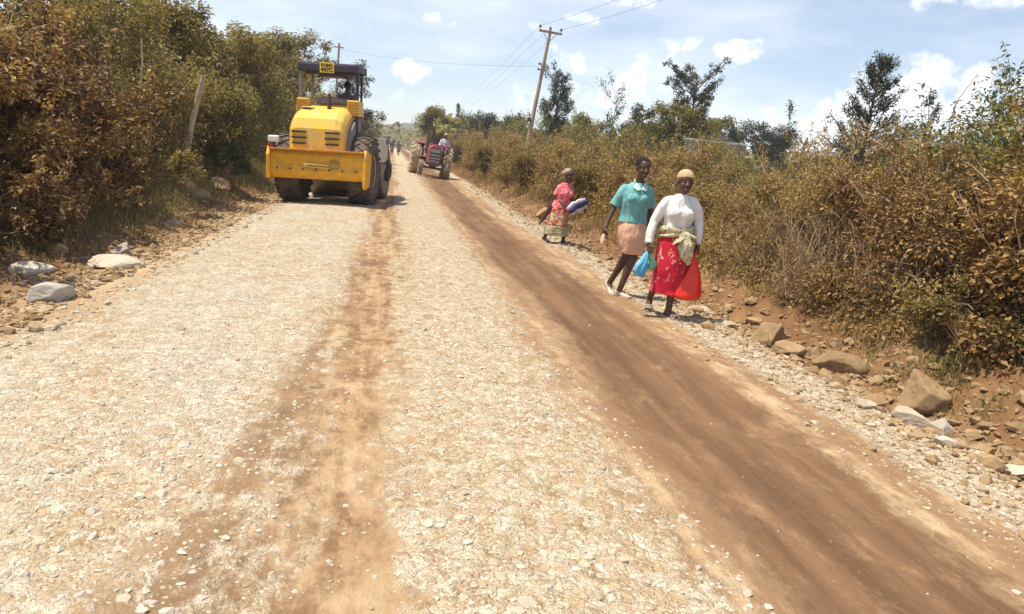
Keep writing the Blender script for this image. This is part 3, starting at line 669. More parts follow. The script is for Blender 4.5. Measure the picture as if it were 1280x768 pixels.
# ------------------------------------------------------------------ grass and dead branches
def grass(name, x, y, hgt, lm, seed, label, width=.008, spread=.5):
    rng = np.random.default_rng(seed); n = len(x); z = height(x, y); a = rng.uniform(0, 2*PI, n); b = rng.uniform(0, spread, n)
    d = np.stack([np.cos(a)*b, np.sin(a)*b, np.zeros(n)], 1); s = np.stack([-np.sin(a), np.cos(a), np.zeros(n)], 1)*(width*rng.uniform(.6, 1.4, n))[:, None]
    P = np.stack([x, y, z-.01], 1); H = (hgt*rng.uniform(.4, 1.2, n))[:, None]; up = np.array([0, 0, 1.])
    m = P + d*H*.35 + up*H*.6; t = P + d*H*1.1 + up*H*(1-b[:, None]*.5)
    V = np.stack([P-s, P+s, m+s*.7, m-s*.7, t], 1).reshape(-1, 3); q = (np.arange(n)*5)[:, None]
    F = np.stack([q+[0, 1, 2], q+[0, 2, 3], q+[3, 2, 4]], 1).reshape(-1, 3)
    tn = np.clip(rng.normal(.5, .22, n), 0, 1)
    o = link(name, np_mesh(name, V, F, [lm], tint=np.repeat(tn, 3))); return tag(o, label, kind='stuff')
rg = np.random.default_rng(77)
def tufts(n, k, fx, y0, y1, r=.12):
    cy = y0*(y1/y0)**rg.uniform(0, 1, k); cx = fx(cy, k); j = rg.integers(0, k, n)
    rr = r*(.6+cy[j]/14); return cx[j]+rg.normal(0, 1, n)*rr, cy[j]+rg.normal(0, 1, n)*rr*1.3
x, y = tufts(15000, 300, lambda y, k: 5.3+rg.normal(0, .2, k), 5.5, 70)
grass('dry_grass', x, y, np.interp(y, [5, 8, 20, 60], [.12, .22, .4, .7]), LM['grass'], 1, 'dry straw-coloured grass along the foot of the right hedge', .006, .95)
x, y = tufts(14000, 260, lambda y, k: -4.0+rg.normal(0, .3, k), 9, 60)
grass('bank_grass', x, y, np.interp(y, [9, 15, 30, 60], [.14, .28, .4, .7]), LM['ggrass'], 2, 'green and tan grass on the left bank', .0045, 1.0)
x, y = tufts(5000, 120, lambda y, k: -3.6+rg.normal(0, .35, k), 5, 25, .08)
grass('verge_grass', x, y, np.full(len(x), .12), LM['grass'], 3, 'short dry grass tufts in the left rubble', .005)
x, y = tufts(1500, 34, lambda y, k: 4.95+rg.normal(0, .18, k), 5.0, 7, .07)
grass('weeds', x, y, np.full(len(x), .09), LM['ggrass'], 4, 'short yellow-green weeds around the mossy boulder', .005, 1.0)
def undergrowth(name, x, y, hgt, lm, size, seed, label):
    rng = np.random.default_rng(seed); n = len(x); hh = hgt*(.15+1.3*np.clip(noise2(x*1.6, y*1.3, seed)-.12, 0, 1)); P = np.stack([x, y, height(x, y)+.01+hh*rng.uniform(0, 1, n)**1.2], 1)
    V, F = leaves_np(P, rng, size, None, aspect=.5); t = np.clip(.2+.5*noise2(x*.9, y*.8, seed+3)+rng.normal(.08, .16, n), 0, 1)
    o = link(name, np_mesh(name, V, F, [lm], tint=np.repeat(t, 2))); return tag(o, label, kind='stuff')
yy = 6.6*(70/6.6)**rg.uniform(0, 1, 46000); xx = 5.45 + rg.normal(0, .28, len(yy)); xx = np.maximum(xx, 4.85+rg.uniform(0, .2, len(yy)))
undergrowth('undergrowth', xx, yy, np.interp(yy, [6, 10, 20, 60], [.45, .75, .9, 1.3]), LM['straw'], .055, 61, 'dry leafy undergrowth at the foot of the right hedge')
yy = 8.5*(60/8.5)**rg.uniform(0, 1, 22000); xx = -4.45 + rg.normal(0, .3, len(yy))
undergrowth('undergrowth', xx, yy, np.interp(yy, [8, 10, 20, 60], [.4, .6, .8, 1.2]), LM['mixed'], .06, 62, 'dusty leafy undergrowth at the foot of the left thicket')
def brush(name, x, y, n, r, h, seed, label, rad=.005):
    rng = np.random.default_rng(seed); a = rng.uniform(0, 2*PI, n); P0 = np.stack([rng.normal(0, .2, n)*r, rng.normal(0, .3, n)*r, np.zeros(n)+.02], 1)
    P1 = np.stack([np.cos(a)*r*rng.uniform(.4, 1, n), np.sin(a)*r*rng.uniform(.4, 1, n), h*rng.uniform(.15, 1, n)], 1)
    V, F = twigs_np(P0, P1, np.full(n, rad), np.full(n, rad*.4), rng, 6, .25)
    P1b = P1 + rng.normal(0, .25, (n, 3))*r; V2, F2 = twigs_np((P0+P1)/2 + rng.normal(0, .05, (n, 3)), P1b, np.full(n, rad*.7), np.full(n, rad*.3), rng, 4, .2)
    o = link(name, np_mesh(name, np.concatenate([V, V2]), np.concatenate([F, F2+len(V)]), [TWIG]), None, (x, y, gz(x, y)))
    return tag(o, label, 'brushwood', 'heaps of dead brushwood below the right hedge')
brush('brushwood', 5.25, 8.6, 150, .75, 1.05, 1, 'tangle of bare dry twigs right of the red bag')
brush('brushwood', 5.45, 7.35, 110, .6, .8, 2, 'tangle of bare dry twigs behind the flat-topped boulder')
brush('brushwood', 5.35, 10.3, 110, .7, .8, 3, 'tangle of bare dry twigs behind the woman in white')
def branch():
    mb = MB(); mb.tube([(4.95, 6.15, .55), (5.15, 6.0, .38), (5.45, 5.75, .24), (5.85, 5.55, .26), (6.3, 5.4, .34)], [.007, .01, .013, .016, .02], 7)
    mb.tube([(5.45, 5.75, .24), (5.7, 5.85, .42), (5.95, 5.9, .62)], [.01, .007, .004], 6); mb.tube([(5.85, 5.55, .26), (5.5, 5.4, .12), (5.3, 5.2, .1)], [.01, .008, .004], 6)
    o = mb.build('dead_branch', TWIG); tag(o, 'long bare grey-brown branch poking out of the bush at the right edge', 'branch')
branch()
#PART2
# ------------------------------------------------------------------ trees
def tree(name, x, y, h, label, lm, seed, trunk_r=.12, crown0=.3, spread=1.5, limbs=18, rise=.7, leaf=.16, per=90, prof='cone', lean=(0, 0), zb=None, group=None, clump=.28, bark=None, trunk_top=.84, sub=3):
    rng = np.random.default_rng(seed)
    root = empty(name, (x, y, (gz(x, y) if zb is None else zb)-.05), (0, 0, 0), label, 'tree', group)
    nseg = 7; tp = []
    for i in range(nseg+1):
        t = i/nseg; tp.append(Vector((lean[0]*t*h + rng.normal(0, .02)*h*t*.5, lean[1]*t*h + rng.normal(0, .02)*h*t*.5, h*t*trunk_top)))
    mb = MB(); mb.tube(tp, [trunk_r*(1-.85*i/nseg) for i in range(nseg+1)], 8)
    P0 = []; P1 = []; R0 = []
    cents = []; crs = []
    for k in range(limbs):
        t = crown0 + (1-crown0)*(k+rng.uniform(0, 1))/limbs; t = min(t, .98); f = t*nseg; i = int(f); b = tp[i].lerp(tp[min(i+1, nseg)], f-i)
        u = (t-crown0)/(1-crown0)
        wdt = {'cone': (1-u)**.7+.12, 'round': math.sqrt(max(0, 1-(2*u-1)**2))*.9+.2, 'vase': .35+u*.8, 'flat': .4+.7*u, 'ragged': .35+.65*abs(math.sin(7*u+seed)), 'tier': (1-u*.55)}[prof]
        a = rng.uniform(0, 2*PI); ln = spread*wdt*rng.uniform(.65, 1.15); rs = rise*rng.uniform(.6, 1.4)
        d = Vector((math.cos(a), math.sin(a), rs)).normalized(); e = b + d*ln; mid = b + d*ln*.5 + Vector((0, 0, ln*.06*(1 if rise < .5 else -1)))
        mb.tube([b, mid, e], [max(.012, trunk_r*.34*(1-.5*u)), max(.009, trunk_r*.2*(1-.5*u)), .006+trunk_r*.04], 5)
        for q in range(sub):
            w = .4+.6*(q+rng.uniform(.3, 1))/sub; c = np.array(b.lerp(e, w)) + rng.normal(0, clump*.55, 3)*ln*.35
            cents.append(c); crs.append(clump*rng.uniform(.6, 1.25)); P0.append(np.array(b.lerp(e, w*.8))); P1.append(c); R0.append(.012+trunk_r*.05)
    cents = np.array(cents); crs = np.array(crs)
    n = per*len(cents); k = rng.integers(0, len(cents), n); o = rng.normal(size=(n, 3)); o /= np.linalg.norm(o, axis=1)[:, None]
    P = cents[k] + o*(rng.uniform(0, 1, n)**.5*crs[k])[:, None]*np.array([1, 1, 1.25 if rise > .8 else .6 if prof == 'flat' else .85])
    V, F = leaves_np(P, rng, leaf, o + np.array([0, 0, .5 if rise > .8 else -.1]), aspect=.42)
    ct = rng.uniform(-.18, .18, len(cents)); t = np.clip(.45+ct[k]+rng.normal(0, .15, n), 0, 1)
    tw, tf = twigs_np(np.array(P0), np.array(P1), np.array(R0), np.array(R0)*.4, rng, 3)
    mb.build('trunk', bark or BARK, root)
    tq = split_quads(tw, tf) + len(V); me = np_mesh('crown', np.concatenate([V, tw]), np.concatenate([F, tq]), [lm, bark or BARK], tint=np.concatenate([np.repeat(t, 2), np.zeros(len(tq))]))
    me.polygons.foreach_set('material_index', np.concatenate([np.zeros(len(F), dtype=np.int32), np.ones(len(tq), dtype=np.int32)])); link('crown', me, root)
    return root
GREYBARK = mat('grey_bark', (.26, .22, .18), .9, dirt=(.12, .1, .08), dirt_amt=.8, dscale=6, bump=.4)
# right of the road
tree('tree', 10.35, 50, 7.0, 'ragged dark tree just right of the utility pole', LM['dark'], 61, .16, .25, 1.55, 36, .9, .15, 70, 'ragged', group=None, clump=.24)
tree('sapling', 12.75, 45, 6.0, 'sparse thin sapling with upright twigs between the two dark trees', LM['dark'], 62, .06, .45, 1.3, 16, 1.6, .13, 22, 'vase', clump=.2)
tree('tree', 15.6, 40, 6.9, 'dark tree with spiky upswept branches, above the head of the woman in white', LM['dark'], 163, .15, .38, 2.0, 70, .8, .13, 44, 'vase', clump=.18)
tree('tree', 14.2, 38, 4.6, 'bushy olive tree under the spiky dark tree', LM['olive'], 64, .16, .35, 1.5, 20, .5, .18, 110, 'round', clump=.42)
tree('tree', 13.4, 41.5, 4.9, 'small dark tree at the left foot of the spiky dark tree', LM['dark'], 65, .12, .5, .9, 10, .6, .16, 60, 'round', clump=.3)
tree('tree', 12.95, 20, 5.05, 'dark conical tree against the large white cloud at the right', LM['dark'], 66, .09, .2, 1.55, 80, .75, .085, 34, 'cone', clump=.14, trunk_top=.92)
tree('sapling', 13.6, 18.5, 4.15, 'thin dark sapling just right of the conical tree', LM['dark'], 67, .04, .55, .45, 10, 1.2, .09, 26, 'vase', clump=.12)
tree('sapling', 11.9, 22.5, 3.7, 'thin leafy sapling left of the conical tree', LM['dark'], 68, .04, .5, .5, 10, 1.5, .09, 16, 'vase', clump=.12)
tree('flat_topped_tree', 30.8, 70, 6.4, 'dark flat-topped tree behind the block wall, left one of the pair', LM['dark'], 69, .2, .6, 2.6, 26, .25, .24, 120, 'flat', clump=.6, zb=.4)
tree('flat_topped_tree', 35.8, 70, 6.9, 'dark flat-topped tree behind the block wall, right one of the pair', LM['dark'], 70, .2, .6, 2.7, 26, .25, .24, 120, 'flat', clump=.6, zb=.4)
tree('flat_topped_tree', 27.2, 66, 7.2, 'broad olive flat-topped tree directly right of the spiky tree', LM['olive'], 71, .2, .62, 2.4, 22, .25, .24, 110, 'flat', clump=.55, zb=.4)
for i, (x, y, h, s, lab, k) in enumerate([
 (3.7, 72, 5.6, 1.4, 'loose pale tree directly above the tractor exhaust', 'olive'), (7.6, 70, 4.9, 1.9, 'rounded dark green tree left of the utility pole, next to the tractor', 'dark'),
 (10.3, 68, 4.7, 1.7, 'low dark green tree just left of the utility pole foot', 'dark'), (12.6, 62, 4.6, 1.8, 'low round tree between the pole and the rounded dark tree', 'green'),
 (14.6, 58, 4.7, 1.6, 'low olive tree right of the ragged dark tree', 'olive'), (17.6, 55, 4.6, 1.7, 'dark low tree below the sparse sapling', 'dark'),
 (20.5, 60, 4.9, 1.7, 'dark round tree right of the sparse sapling', 'dark')]):
    tree('tree', x, y, h, lab, LM[k], 80+i, .14, .3, s, 20, .45, .2, 110, 'round', clump=.5)
for i, (x, y) in enumerate([(9, 150), (11.8, 150)]):
    tree('cypress', x, y, 9.5+i*1.5, ['faint slender tree on the skyline left of the tractor exhaust, left one', 'faint slender tree on the skyline left of the tractor exhaust, right one'][i], LM['dark'], 95+i, .12, .3, .6, 16, 1.5, .3, 25, 'cone', clump=.35)
# left of the road
tree('tree', -7.2, 18.2, 4.9, 'tall leafy tree above the leaning post', LM['olive'], 101, .13, .35, 1.9, 30, .6, .11, 190, 'round', clump=.42)
tree('tree', -6.3, 21.5, 4.0, 'leafy tree with a dark leaning trunk between the post and the road roller', LM['mixed'], 102, .12, .4, 1.6, 28, .6, .12, 180, 'round', clump=.42, lean=(.05, 0))
tree('tree', -8.4, 14.5, 5.2, 'feathery tree on the skyline behind the thicket', LM['olive'], 103, .1, .45, 1.7, 34, 1.2, .09, 110, 'vase', clump=.3)
tree('tree', -7.6, 12, 4.0, 'sparse grey-twigged tree behind the nearest bushes', LM['mixed'], 104, .08, .4, 1.2, 24, 1.3, .09, 60, 'vase', clump=.24)
tree('tree', -5.2, 27, 4.0, 'bushy tree left of the canopy of the road roller', LM['mixed'], 105, .13, .2, 2.1, 34, .6, .14, 150, 'round', clump=.45)
tree('tree', -5.6, 33, 4.7, 'feathery tree behind the canopy of the road roller', LM['olive'], 106, .13, .2, 2.1, 34, .7, .15, 120, 'round', clump=.4)
tree('tree', -3.1, 50, 7.2, 'sparse tree with level tiers of branches, right of the road roller canopy', LM['dark'], 107, .16, .25, 2.5, 30, .12, .17, 60, 'tier', clump=.34, bark=GREYBARK)
tree('tree', -5.6, 42, 6.4, 'bare thin-leaved tree behind the driver of the road roller', LM['mixed'], 108, .13, .3, 2.3, 34, .5, .17, 85, 'round', clump=.42, bark=GREYBARK)
for i, (x, y, h, s, lab) in enumerate([(-6.5, 75, 5.2, 2.2, 'brown round tree low on the skyline right of the canopy post'), (-6, 95, 4.6, 2.4, 'far round tree on the left where the road vanishes'), (-4, 125, 4.6, 3, 'farthest round tree on the left where the road vanishes')]):
    tree('tree', x, y, h, lab, LM['mixed'], 110+i, .14, .15, s, 22, .4, .26, 90, 'round', clump=.6)
def woodland():
    rng = np.random.default_rng(5); n = 90000
    a = rng.uniform(-1, 1, n); y = 95 + rng.uniform(0, 1, n)**1.6*260; x = a*y*1.1
    keep = (np.abs(x-0.3) > 5.5) | (y > 215); x, y = x[keep], y[keep]; n = len(x)
    top = 2.6 + 3.4*noise2(x*.07, y*.03, 3) + 2.4*noise2(x*.23, y*.1, 4)
    P = np.stack([x, y, rng.uniform(0, 1, n)**.6*top], 1)
    V, F = leaves_np(P, rng, 1.15, None, aspect=.8); t = np.clip(noise2(x*.05, y*.05, 8)*.7+rng.normal(.12, .12, n), 0, 1)
    o = link('woodland', np_mesh('woodland', V, F, [LM['olive']], tint=np.repeat(t, 2))); tag(o, 'far brownish-green scrub and woods along the horizon', kind='stuff')
woodland()

# ------------------------------------------------------------------ pole, wires, post, wall, house
WOOD = mat('weathered_wood', (.46, .35, .25), .85, dirt=(.25, .17, .12), dirt_amt=.8, dscale=4, bump=.4)
POLEWOOD = mat('pole_wood', (.42, .31, .22), .85, dirt=(.26, .17, .12), dirt_amt=.8, dscale=2, bump=.3)
INS = mat('insulator', (.12, .09, .08), .3)
STEEL = mat('galvanised_steel', (.35, .35, .36), .5, .6)
def utility_pole():
    r = empty('utility_pole', (7.02, 42, .1), (0, 0, 0), 'tall wooden utility pole with a crossarm, leaning to the right behind the hedge', 'utility pole')
    top = Vector((.82, 0, 8.15)); at = lambda t: top*t
    MB().tube([(0, 0, -.2), at(.5), top], [.135, .108, .082], 14).build('pole', POLEWOOD, r)
    ax = Vector((1, .15, -.02)).normalized(); c = at(.985)
    arm = MB(); M_ = Matrix((ax, Vector((0, 0, 1)).cross(ax), ax.cross(Vector((0, 0, 1)).cross(ax)))).transposed()
    arm.box(c + Vector((0, -.12, 0)), (1.3, .09, .11), M_); arm = arm.build('crossarm', POLEWOOD, r, .01)
    for d in (-.6, 0, .6):
        b = c + ax*d + Vector((0, -.12 if d else 0, .06)); m = MB(); m.tube([b, b+Vector((0, 0, .1))], .018, 8); m.lathe([(.03, .08), (.07, .1), (.05, .14), (.075, .17), (.04, .22), (.02, .25)], b, 'z', 12); m.build('insulator', INS, r)
    for s in (-1, 1): MB().tube([c+ax*.4*s+Vector((0, -.12, -.03)), at(.92)], .015, 6).build('arm_brace', STEEL, r)
    for t, s in ((.78, -1), (.745, -1), (.765, 1)):
        p = at(t); m = MB(); m.tube([p, p+Vector((.24*s, -.1, .02))], .028, 8); m.lathe([(.02, 0), (.055, .02), (.055, .11), (.02, .13)], p+Vector((.24*s, -.1, -.05)), 'z', 12); m.build('service_bracket', INS, r)
    p = at(.42); m = MB(); m.box(p+Vector((-.2, -.08, 0)), (.2, .14, .2)); m.tube([p, p+Vector((-.16, -.06, .02))], .025, 8); m.build('junction_box', INS, r, .01)
utility_pole()
def slim_pole():
    r = empty('utility_pole', (-4.6, 62, .2), (0, 0, 0), 'thin distant utility pole rising above the canopy of the road roller', 'utility pole')
    MB().tube([(0, 0, 0), (.02, 0, 4), (.03, 0, 8.3)], [.12, .1, .08], 10).build('pole', POLEWOOD, r); MB().box((.03, 0, 8.0), (.7, .08, .09)).build('crossarm', POLEWOOD, r)
slim_pole()
WIRE = mat('wire', (.13, .13, .14), .6)
def wire(a, b, sag, label, rad=.009):
    a = Vector(a); b = Vector(b); pts = [a.lerp(b, t/24)-Vector((0, 0, sag*4*(t/24)*(1-t/24))) for t in range(25)]
    o = MB().tube(pts, rad, 5).build('power_line', WIRE); tag(o, label, 'power line', 'power lines strung from the leaning utility pole')
cx, cz = 7.82, 8.38
wire((cx-.6, 41.8, cz), (14.5, 12, 10.6), .5, 'uppermost wire running from the crossarm to the upper right', .007)
wire((cx+.6, 41.9, cz-.05), (15.7, 12, 10.5), .55, 'lowest wire running from the crossarm to the upper right', .007)
wire((cx-.6, 42, cz), (5.6, 112, 5.8), .8, 'left wire running from the crossarm down to the far left', .006)
wire((cx, 42, cz+.05), (6.4, 112, 5.9), .8, 'middle wire running from the crossarm down to the far left', .006)
wire((cx+.6, 42, cz), (7.2, 112, 5.9), .8, 'right wire running from the crossarm down to the far left', .006)
wire((7.45, 41.9, 6.35), (-4.55, 62, 8.1), .35, 'wire crossing the road from the leaning pole to the thin distant pole', .006)
o = MB().tube([(0, 0, -.2), (.13, .05, .8), (.32, .1, 1.75)], [.062, .055, .045], 9).build('fence_post', WOOD, None, 0, 1, (-3.92, 15.5, .62)); tag(o, 'weathered grey wooden post leaning to the right among the left bushes', 'post')

def block_mat():
    m = bpy.data.materials.new('concrete_block'); N, L = nodes(m); b = N['Principled BSDF']; b.inputs['Roughness'].default_value = .9
    tc = N.new('ShaderNodeTexCoord'); mp = N.new('ShaderNodeMapping'); mp.inputs['Rotation'].default_value = (R(90), 0, 0); L.new(tc.outputs['Object'], mp.inputs[0])
    br = N.new('ShaderNodeTexBrick'); br.inputs['Scale'].default_value = 1; br.inputs['Brick Width'].default_value = .42; br.inputs['Row Height'].default_value = .21; br.inputs['Mortar Size'].default_value = .012
    br.inputs['Color1'].default_value = (.36, .33, .29, 1); br.inputs['Color2'].default_value = (.29, .26, .23, 1); br.inputs['Mortar'].default_value = (.20, .18, .15, 1); L.new(mp.outputs[0], br.inputs[0]); L.new(br.outputs[0], b.inputs['Base Color'])
    return m
def wall():
    r = empty('wall', (12.9, 30, -.05), (0, 0, R(-6)), 'grey concrete block wall showing above the hedge behind the woman in white', 'wall')
    MB().box((0, 0, 1.45), (2.5, .2, 2.9)).build('block_wall', block_mat(), r); MB().box((0, 0, 2.94), (2.6, .26, .08)).build('coping', mat('coping', (.55, .52, .47), .9), r, .01)
wall()
for i, (x, z, d) in enumerate([(14.05, 2.35, .42), (14.3, 2.0, .36), (14.15, 1.7, .45)]):
    o = rock(x, 29.2, (d, d*.8, d*.7), ROCKW, 200+i, ['topmost broken white block at the right end of the grey wall', 'middle broken white block at the right end of the grey wall', 'lowest broken white block at the right end of the grey wall'][i])
    o.location.z = z; o['group'] = 'broken white blocks heaped against the end of the wall'
o = rock(14.2, 29.3, (1.3, 1.2, 2.6), ROCKB, 210, 'tall heap of brown earth carrying the broken white blocks beside the wall'); o.location.z = .55; o.name = 'earth_heap'; o['category'] = 'earth heap'
def house():
    r = empty('house', (22.4, 52, -.1), (0, 0, R(10)), 'small white building with a dark roof behind the block wall', 'building')
    MB().box((0, 0, 2.0), (1.2, 3, 4.0)).build('wall', mat('white_wall', (.72, .70, .66), .8), r)
    MB().prism([(-1.7, 4.0), (1.7, 4.0), (0, 4.5)], -.75, .75, 'x').build('roof', mat('dark_roof', (.04, .035, .045), 1, spec=0), r)
    MB().box((.1, -1.51, 3.3), (.35, .06, .6)).build('window', mat('dark_glass', (.03, .03, .04), .2), r)
house()

# ------------------------------------------------------------------ road roller
YEL = mat('roller_yellow', (.88, .50, .022), .5, dirt=(.62, .44, .22), dirt_amt=.9, dscale=3.0, spec=.4, bump=.1)
ORG = mat('worn_orange_yellow', (.95, .50, .015), .42, dirt=(.50, .25, .06), dirt_amt=.8, dscale=5.5, bump=.15, bscale=9)
DUSTY = mat('dusty_yellow', (.72, .50, .14), .7, dirt=(.62, .47, .28), dirt_amt=.8, dscale=3)
NAVY = mat('dark_paint', (.035, .025, .05), .5, dirt=(.10, .08, .08), dirt_amt=.5)
GREY = mat('grey_paint', (.20, .17, .17), .6, dirt=(.32, .26, .2), dirt_amt=.6)
BLACK = mat('black_steel', (.02, .017, .018), .6, dirt=(.09, .065, .05), dirt_amt=.6)
TYRE = mat('dusty_tyre', (.045, .036, .032), .9, dirt=(.26, .19, .13), dirt_amt=.75, dscale=5, bump=.3)
TYREM = mat('muddy_tyre', (.52, .42, .28), .95, dirt=(.28, .2, .13), dirt_amt=.7, dscale=9, bump=.4)
PANEL = mat('dusty_cream_panel', (.66, .58, .44), .7, dirt=(.46, .36, .24), dirt_amt=.6)
DRUM = mat('drum_steel', (.17, .14, .13), .5, .5, dirt=(.3, .22, .15), dirt_amt=.6)
PLATE = mat('plate_yellow', (.85, .55, .03), .5, dirt=(.8, .6, .2), dirt_amt=.4)
INK = mat('plate_black', (.02, .02, .02), .6)
CLOTHG = mat('dusty_cloth', (.27, .21, .20), .9, dirt=(.3, .25, .22), dirt_amt=.6, bump=.4, bscale=20)
SKIN = mat('dark_skin', (.105, .052, .034), .5, dirt=(.065, .03, .02), dirt_amt=.6, spec=.42, dscale=14)
HAIR = mat('black_hair', (.012, .010, .010), .9, bump=.6, bscale=90)
LENS = mat('white_lamp_lens', (.85, .85, .82), .25)
RED = mat('red_lens', (.55, .08, .03), .3)
def tyre_wheel(parent, c, rad, w, rimr, tm, rimm, lugs=22, lug_h=.035, chev=.35, side=1, name='wheel'):
    r = empty(name, c); r.parent = parent
    h = w/2; m = MB(); m.lathe([(rimr, -h*.82), (rimr+.04, -h*.95), (rad*.78, -h*1.0), (rad*.93, -h*.94), (rad*.985, -h*.7), (rad, 0), (rad*.985, h*.7), (rad*.93, h*.94), (rad*.78, h*1.0), (rimr+.04, h*.95), (rimr, h*.82)], n=48)
    for k in range(lugs):
        for s in (-1, 1):
            th = 2*PI*(k+(.5 if s > 0 else 0))/lugs
            for q in range(4):
                x0 = s*h*(.08+.27*q); th2 = th + chev*(.06+.27*q)*(w/rad)*.75
                Mx = Matrix.Rotation(th2, 3, 'X') @ Matrix.Rotation(-s*.55, 3, 'Z')
                rr = rad*(.99 if q < 3 else .955)
                cc = Matrix.Rotation(th2, 3, 'X') @ Vector((x0, 0, rr)); m.box(cc, (h*.33, rad*.085, lug_h*2), Mx)
    m.build('tyre', tm, r)
    q = MB(); q.lathe([(.06, h*.30), (rimr*.55, h*.32), (rimr*.62, h*.55), (rimr*.9, h*.6), (rimr*1.0, h*.86), (rimr*1.03, h*.86), (rimr*1.03, -h*.86), (rimr*1.0, -h*.86), (rimr*.9, -h*.5), (.1, -h*.4)] if side > 0 else [(.06, -h*.30), (rimr*.55, -h*.32), (rimr*.62, -h*.55), (rimr*.9, -h*.6), (rimr*1.0, -h*.86), (rimr*1.03, -h*.86), (rimr*1.03, h*.86), (rimr*1.0, h*.86), (rimr*.9, h*.5), (.1, h*.4)], n=32)
    q.lathe([(.14, side*h*.2), (.14, side*h*.62), (.09, side*h*.7)], n=16)
    for k in range(8): a = 2*PI*k/8; q.tube([(side*h*.3, math.cos(a)*rimr*.42, math.sin(a)*rimr*.42), (side*h*.42, math.cos(a)*rimr*.42, math.sin(a)*rimr*.42)], .022, 6)
    q.build('rim', rimm, r)
    return r
def text(body, size, loc, rot, m, parent, name, align='CENTER', ext=.004, w=1):
    cu = bpy.data.curves.new('txt', 'FONT'); cu.body = body; cu.size = size; cu.extrude = ext; cu.align_x = align; cu.align_y = 'CENTER'; cu.offset = .006*size/.2
    o = bpy.data.objects.new('t', cu); C.objects.link(o); dg = bpy.context.evaluated_depsgraph_get(); me = bpy.data.meshes.new_from_object(o.evaluated_get(dg)); bpy.data.objects.remove(o)
    me.materials.clear(); me.materials.append(m); t = link(name, me, parent, loc, rot); t.scale = (w, 1, 1); return t
def road_roller():
    r = empty('road_roller', (-1.47, 19.25, -.07), (0, R(-2.6), R(-9)), 'yellow road roller with a dark canopy, seen from behind on the left of the road', 'road roller')
    # rear bumper: a big hollow box with flared end plates
    b = MB(); b.prism([(-1.04, .60), (-1.16, .76), (-1.12, .90), (-1.14, 1.10), (-1.08, 1.22), (-.95, 1.22), (-.95, .60)], -1.06, 1.06, 'x')
    b.box((0, -.72, .60), (2.1, .5, .06)); bp = b.build('rear_bumper', ORG, r, .02)
    MB().box((0, -1.13, 1.225), (2.16, .16, .05)).build('top_lip', mat('scuffed_orange', (.62, .26, .03), .6, dirt=(.25, .1, .05), dirt_amt=.9, dscale=14), bp, .012)
    MB().prism([(-1.2, .50), (-1.2, 1.10), (-1.1, 1.28), (-.55, 1.22), (-.5, 1.0), (-.72, .46), (-1.12, .40)], 1.06, 1.14, 'x').build('end_plate', ORG, bp, .015)
    MB().prism([(-1.2, .56), (-1.2, 1.10), (-1.1, 1.28), (-.8, 1.26), (-.75, .56)], -1.14, -1.06, 'x').build('end_plate', ORG, bp, .015)
    m = MB(); m.tube([(-.30, -1.175, .92), (.28, -1.175, .90), (.28, -1.175, .84), (-.30, -1.175, .86), (-.30, -1.175, .92)], .014, 6); m.lathe([(.035, -1.20), (.035, -1.16)], (-.24, 0, .89), 'y', 12); m.build('tow_bracket', DUSTY, bp)
    MB().box((.42, -1.172, .93), (.20, .02, .16)).build('worn_patch', mat('worn_brown', (.40, .22, .05), .6), bp, .005)
    MB().box((-1.02, -1.02, 1.36), (.06, .06, .28)).build('lamp_bracket', BLACK, r)
    l = MB().box((-1.0, -1.08, 1.44), (.24, .12, .15)).build('work_lamp', LENS, r, .03); MB().box((-1.0, -1.0, 1.44), (.26, .05, .17)).build('lamp_housing', GREY, l, .02)
    MB().box((-1.06, -1.10, 1.30), (.10, .05, .08)).build('tail_light', RED, r, .01)
    # engine bonnet
    prof = [(-.98, 1.22), (-.96, 1.72), (-.86, 1.95), (-.62, 2.10), (-.10, 2.24), (.30, 2.36), (.62, 2.40), (.62, 1.22)]
    h = MB(); secs = [(-.70, .0), (-.65, .09), (-.52, .16), (.36, .16), (.50, .11), (.57, .0)]
    V = []; n = len(prof)
    for (x, dz) in secs:
        for (y, z) in prof:
            k = 1 if z > 1.5 else 0
            V.append((x*(1.0 if y < .3 else 1.0), y + (.10 if (x in (-.70, .57) and y < -.5) else .03 if x in (-.65, .50) and y < -.5 else 0), z - k*(.16-dz)*(1 if y > -.9 else .5)))
    F = []
    for i in range(len(secs)-1):
        for j in range(n): F.append((i*n+j, i*n+(j+1) % n, (i+1)*n+(j+1) % n, (i+1)*n+j))
    F.append(tuple(range(n))); F.append(tuple(range(len(secs)*n-1, (len(secs)-1)*n-1, -1)))
    h.add(V, F); hood = h.build('bonnet', YEL, r, .06, 4)
    for q in range(7): MB().lathe([(.022, -1.185), (.022, -1.165), (.012, -1.155)], (-.9+.3*q, 0, .80), 'y', 8).build('bolt', BLACK, bp)
    # dusty upper face, vents, filler, exhaust
    for s in (-1, 1):
        for k in range(3): MB().box((s*.38-.07, -.985+.012*k*(k > 1), 1.38+.13*k), (.34 if k else .31, .05, .045)).build('vent_slot', BLACK, hood, .015)
    m = MB(); m.tube([(-.10, -1.0, 1.33), (-.10, -1.01, 1.26), (.10, -1.01, 1.26), (.10, -1.0, 1.33)], .012, 6); m.build('handle', mat('handle', (.5, .3, .04), .5), hood)
    for s in (-1, 1):
        q = MB(); q.box((s*.60-.02, .22, 2.26), (.30, .62, .36), taper=.94); e = q.build('air_box', YEL, r, .02)
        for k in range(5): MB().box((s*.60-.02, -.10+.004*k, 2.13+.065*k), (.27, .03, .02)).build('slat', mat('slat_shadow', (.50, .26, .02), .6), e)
    MB().box((-.42, -.30, 2.17), (.26, .20, .12)).build('intake_box', DUSTY, r, .02); MB().box((-.42, -.405, 2.17), (.20, .02, .07)).build('intake_grille', BLACK, r)
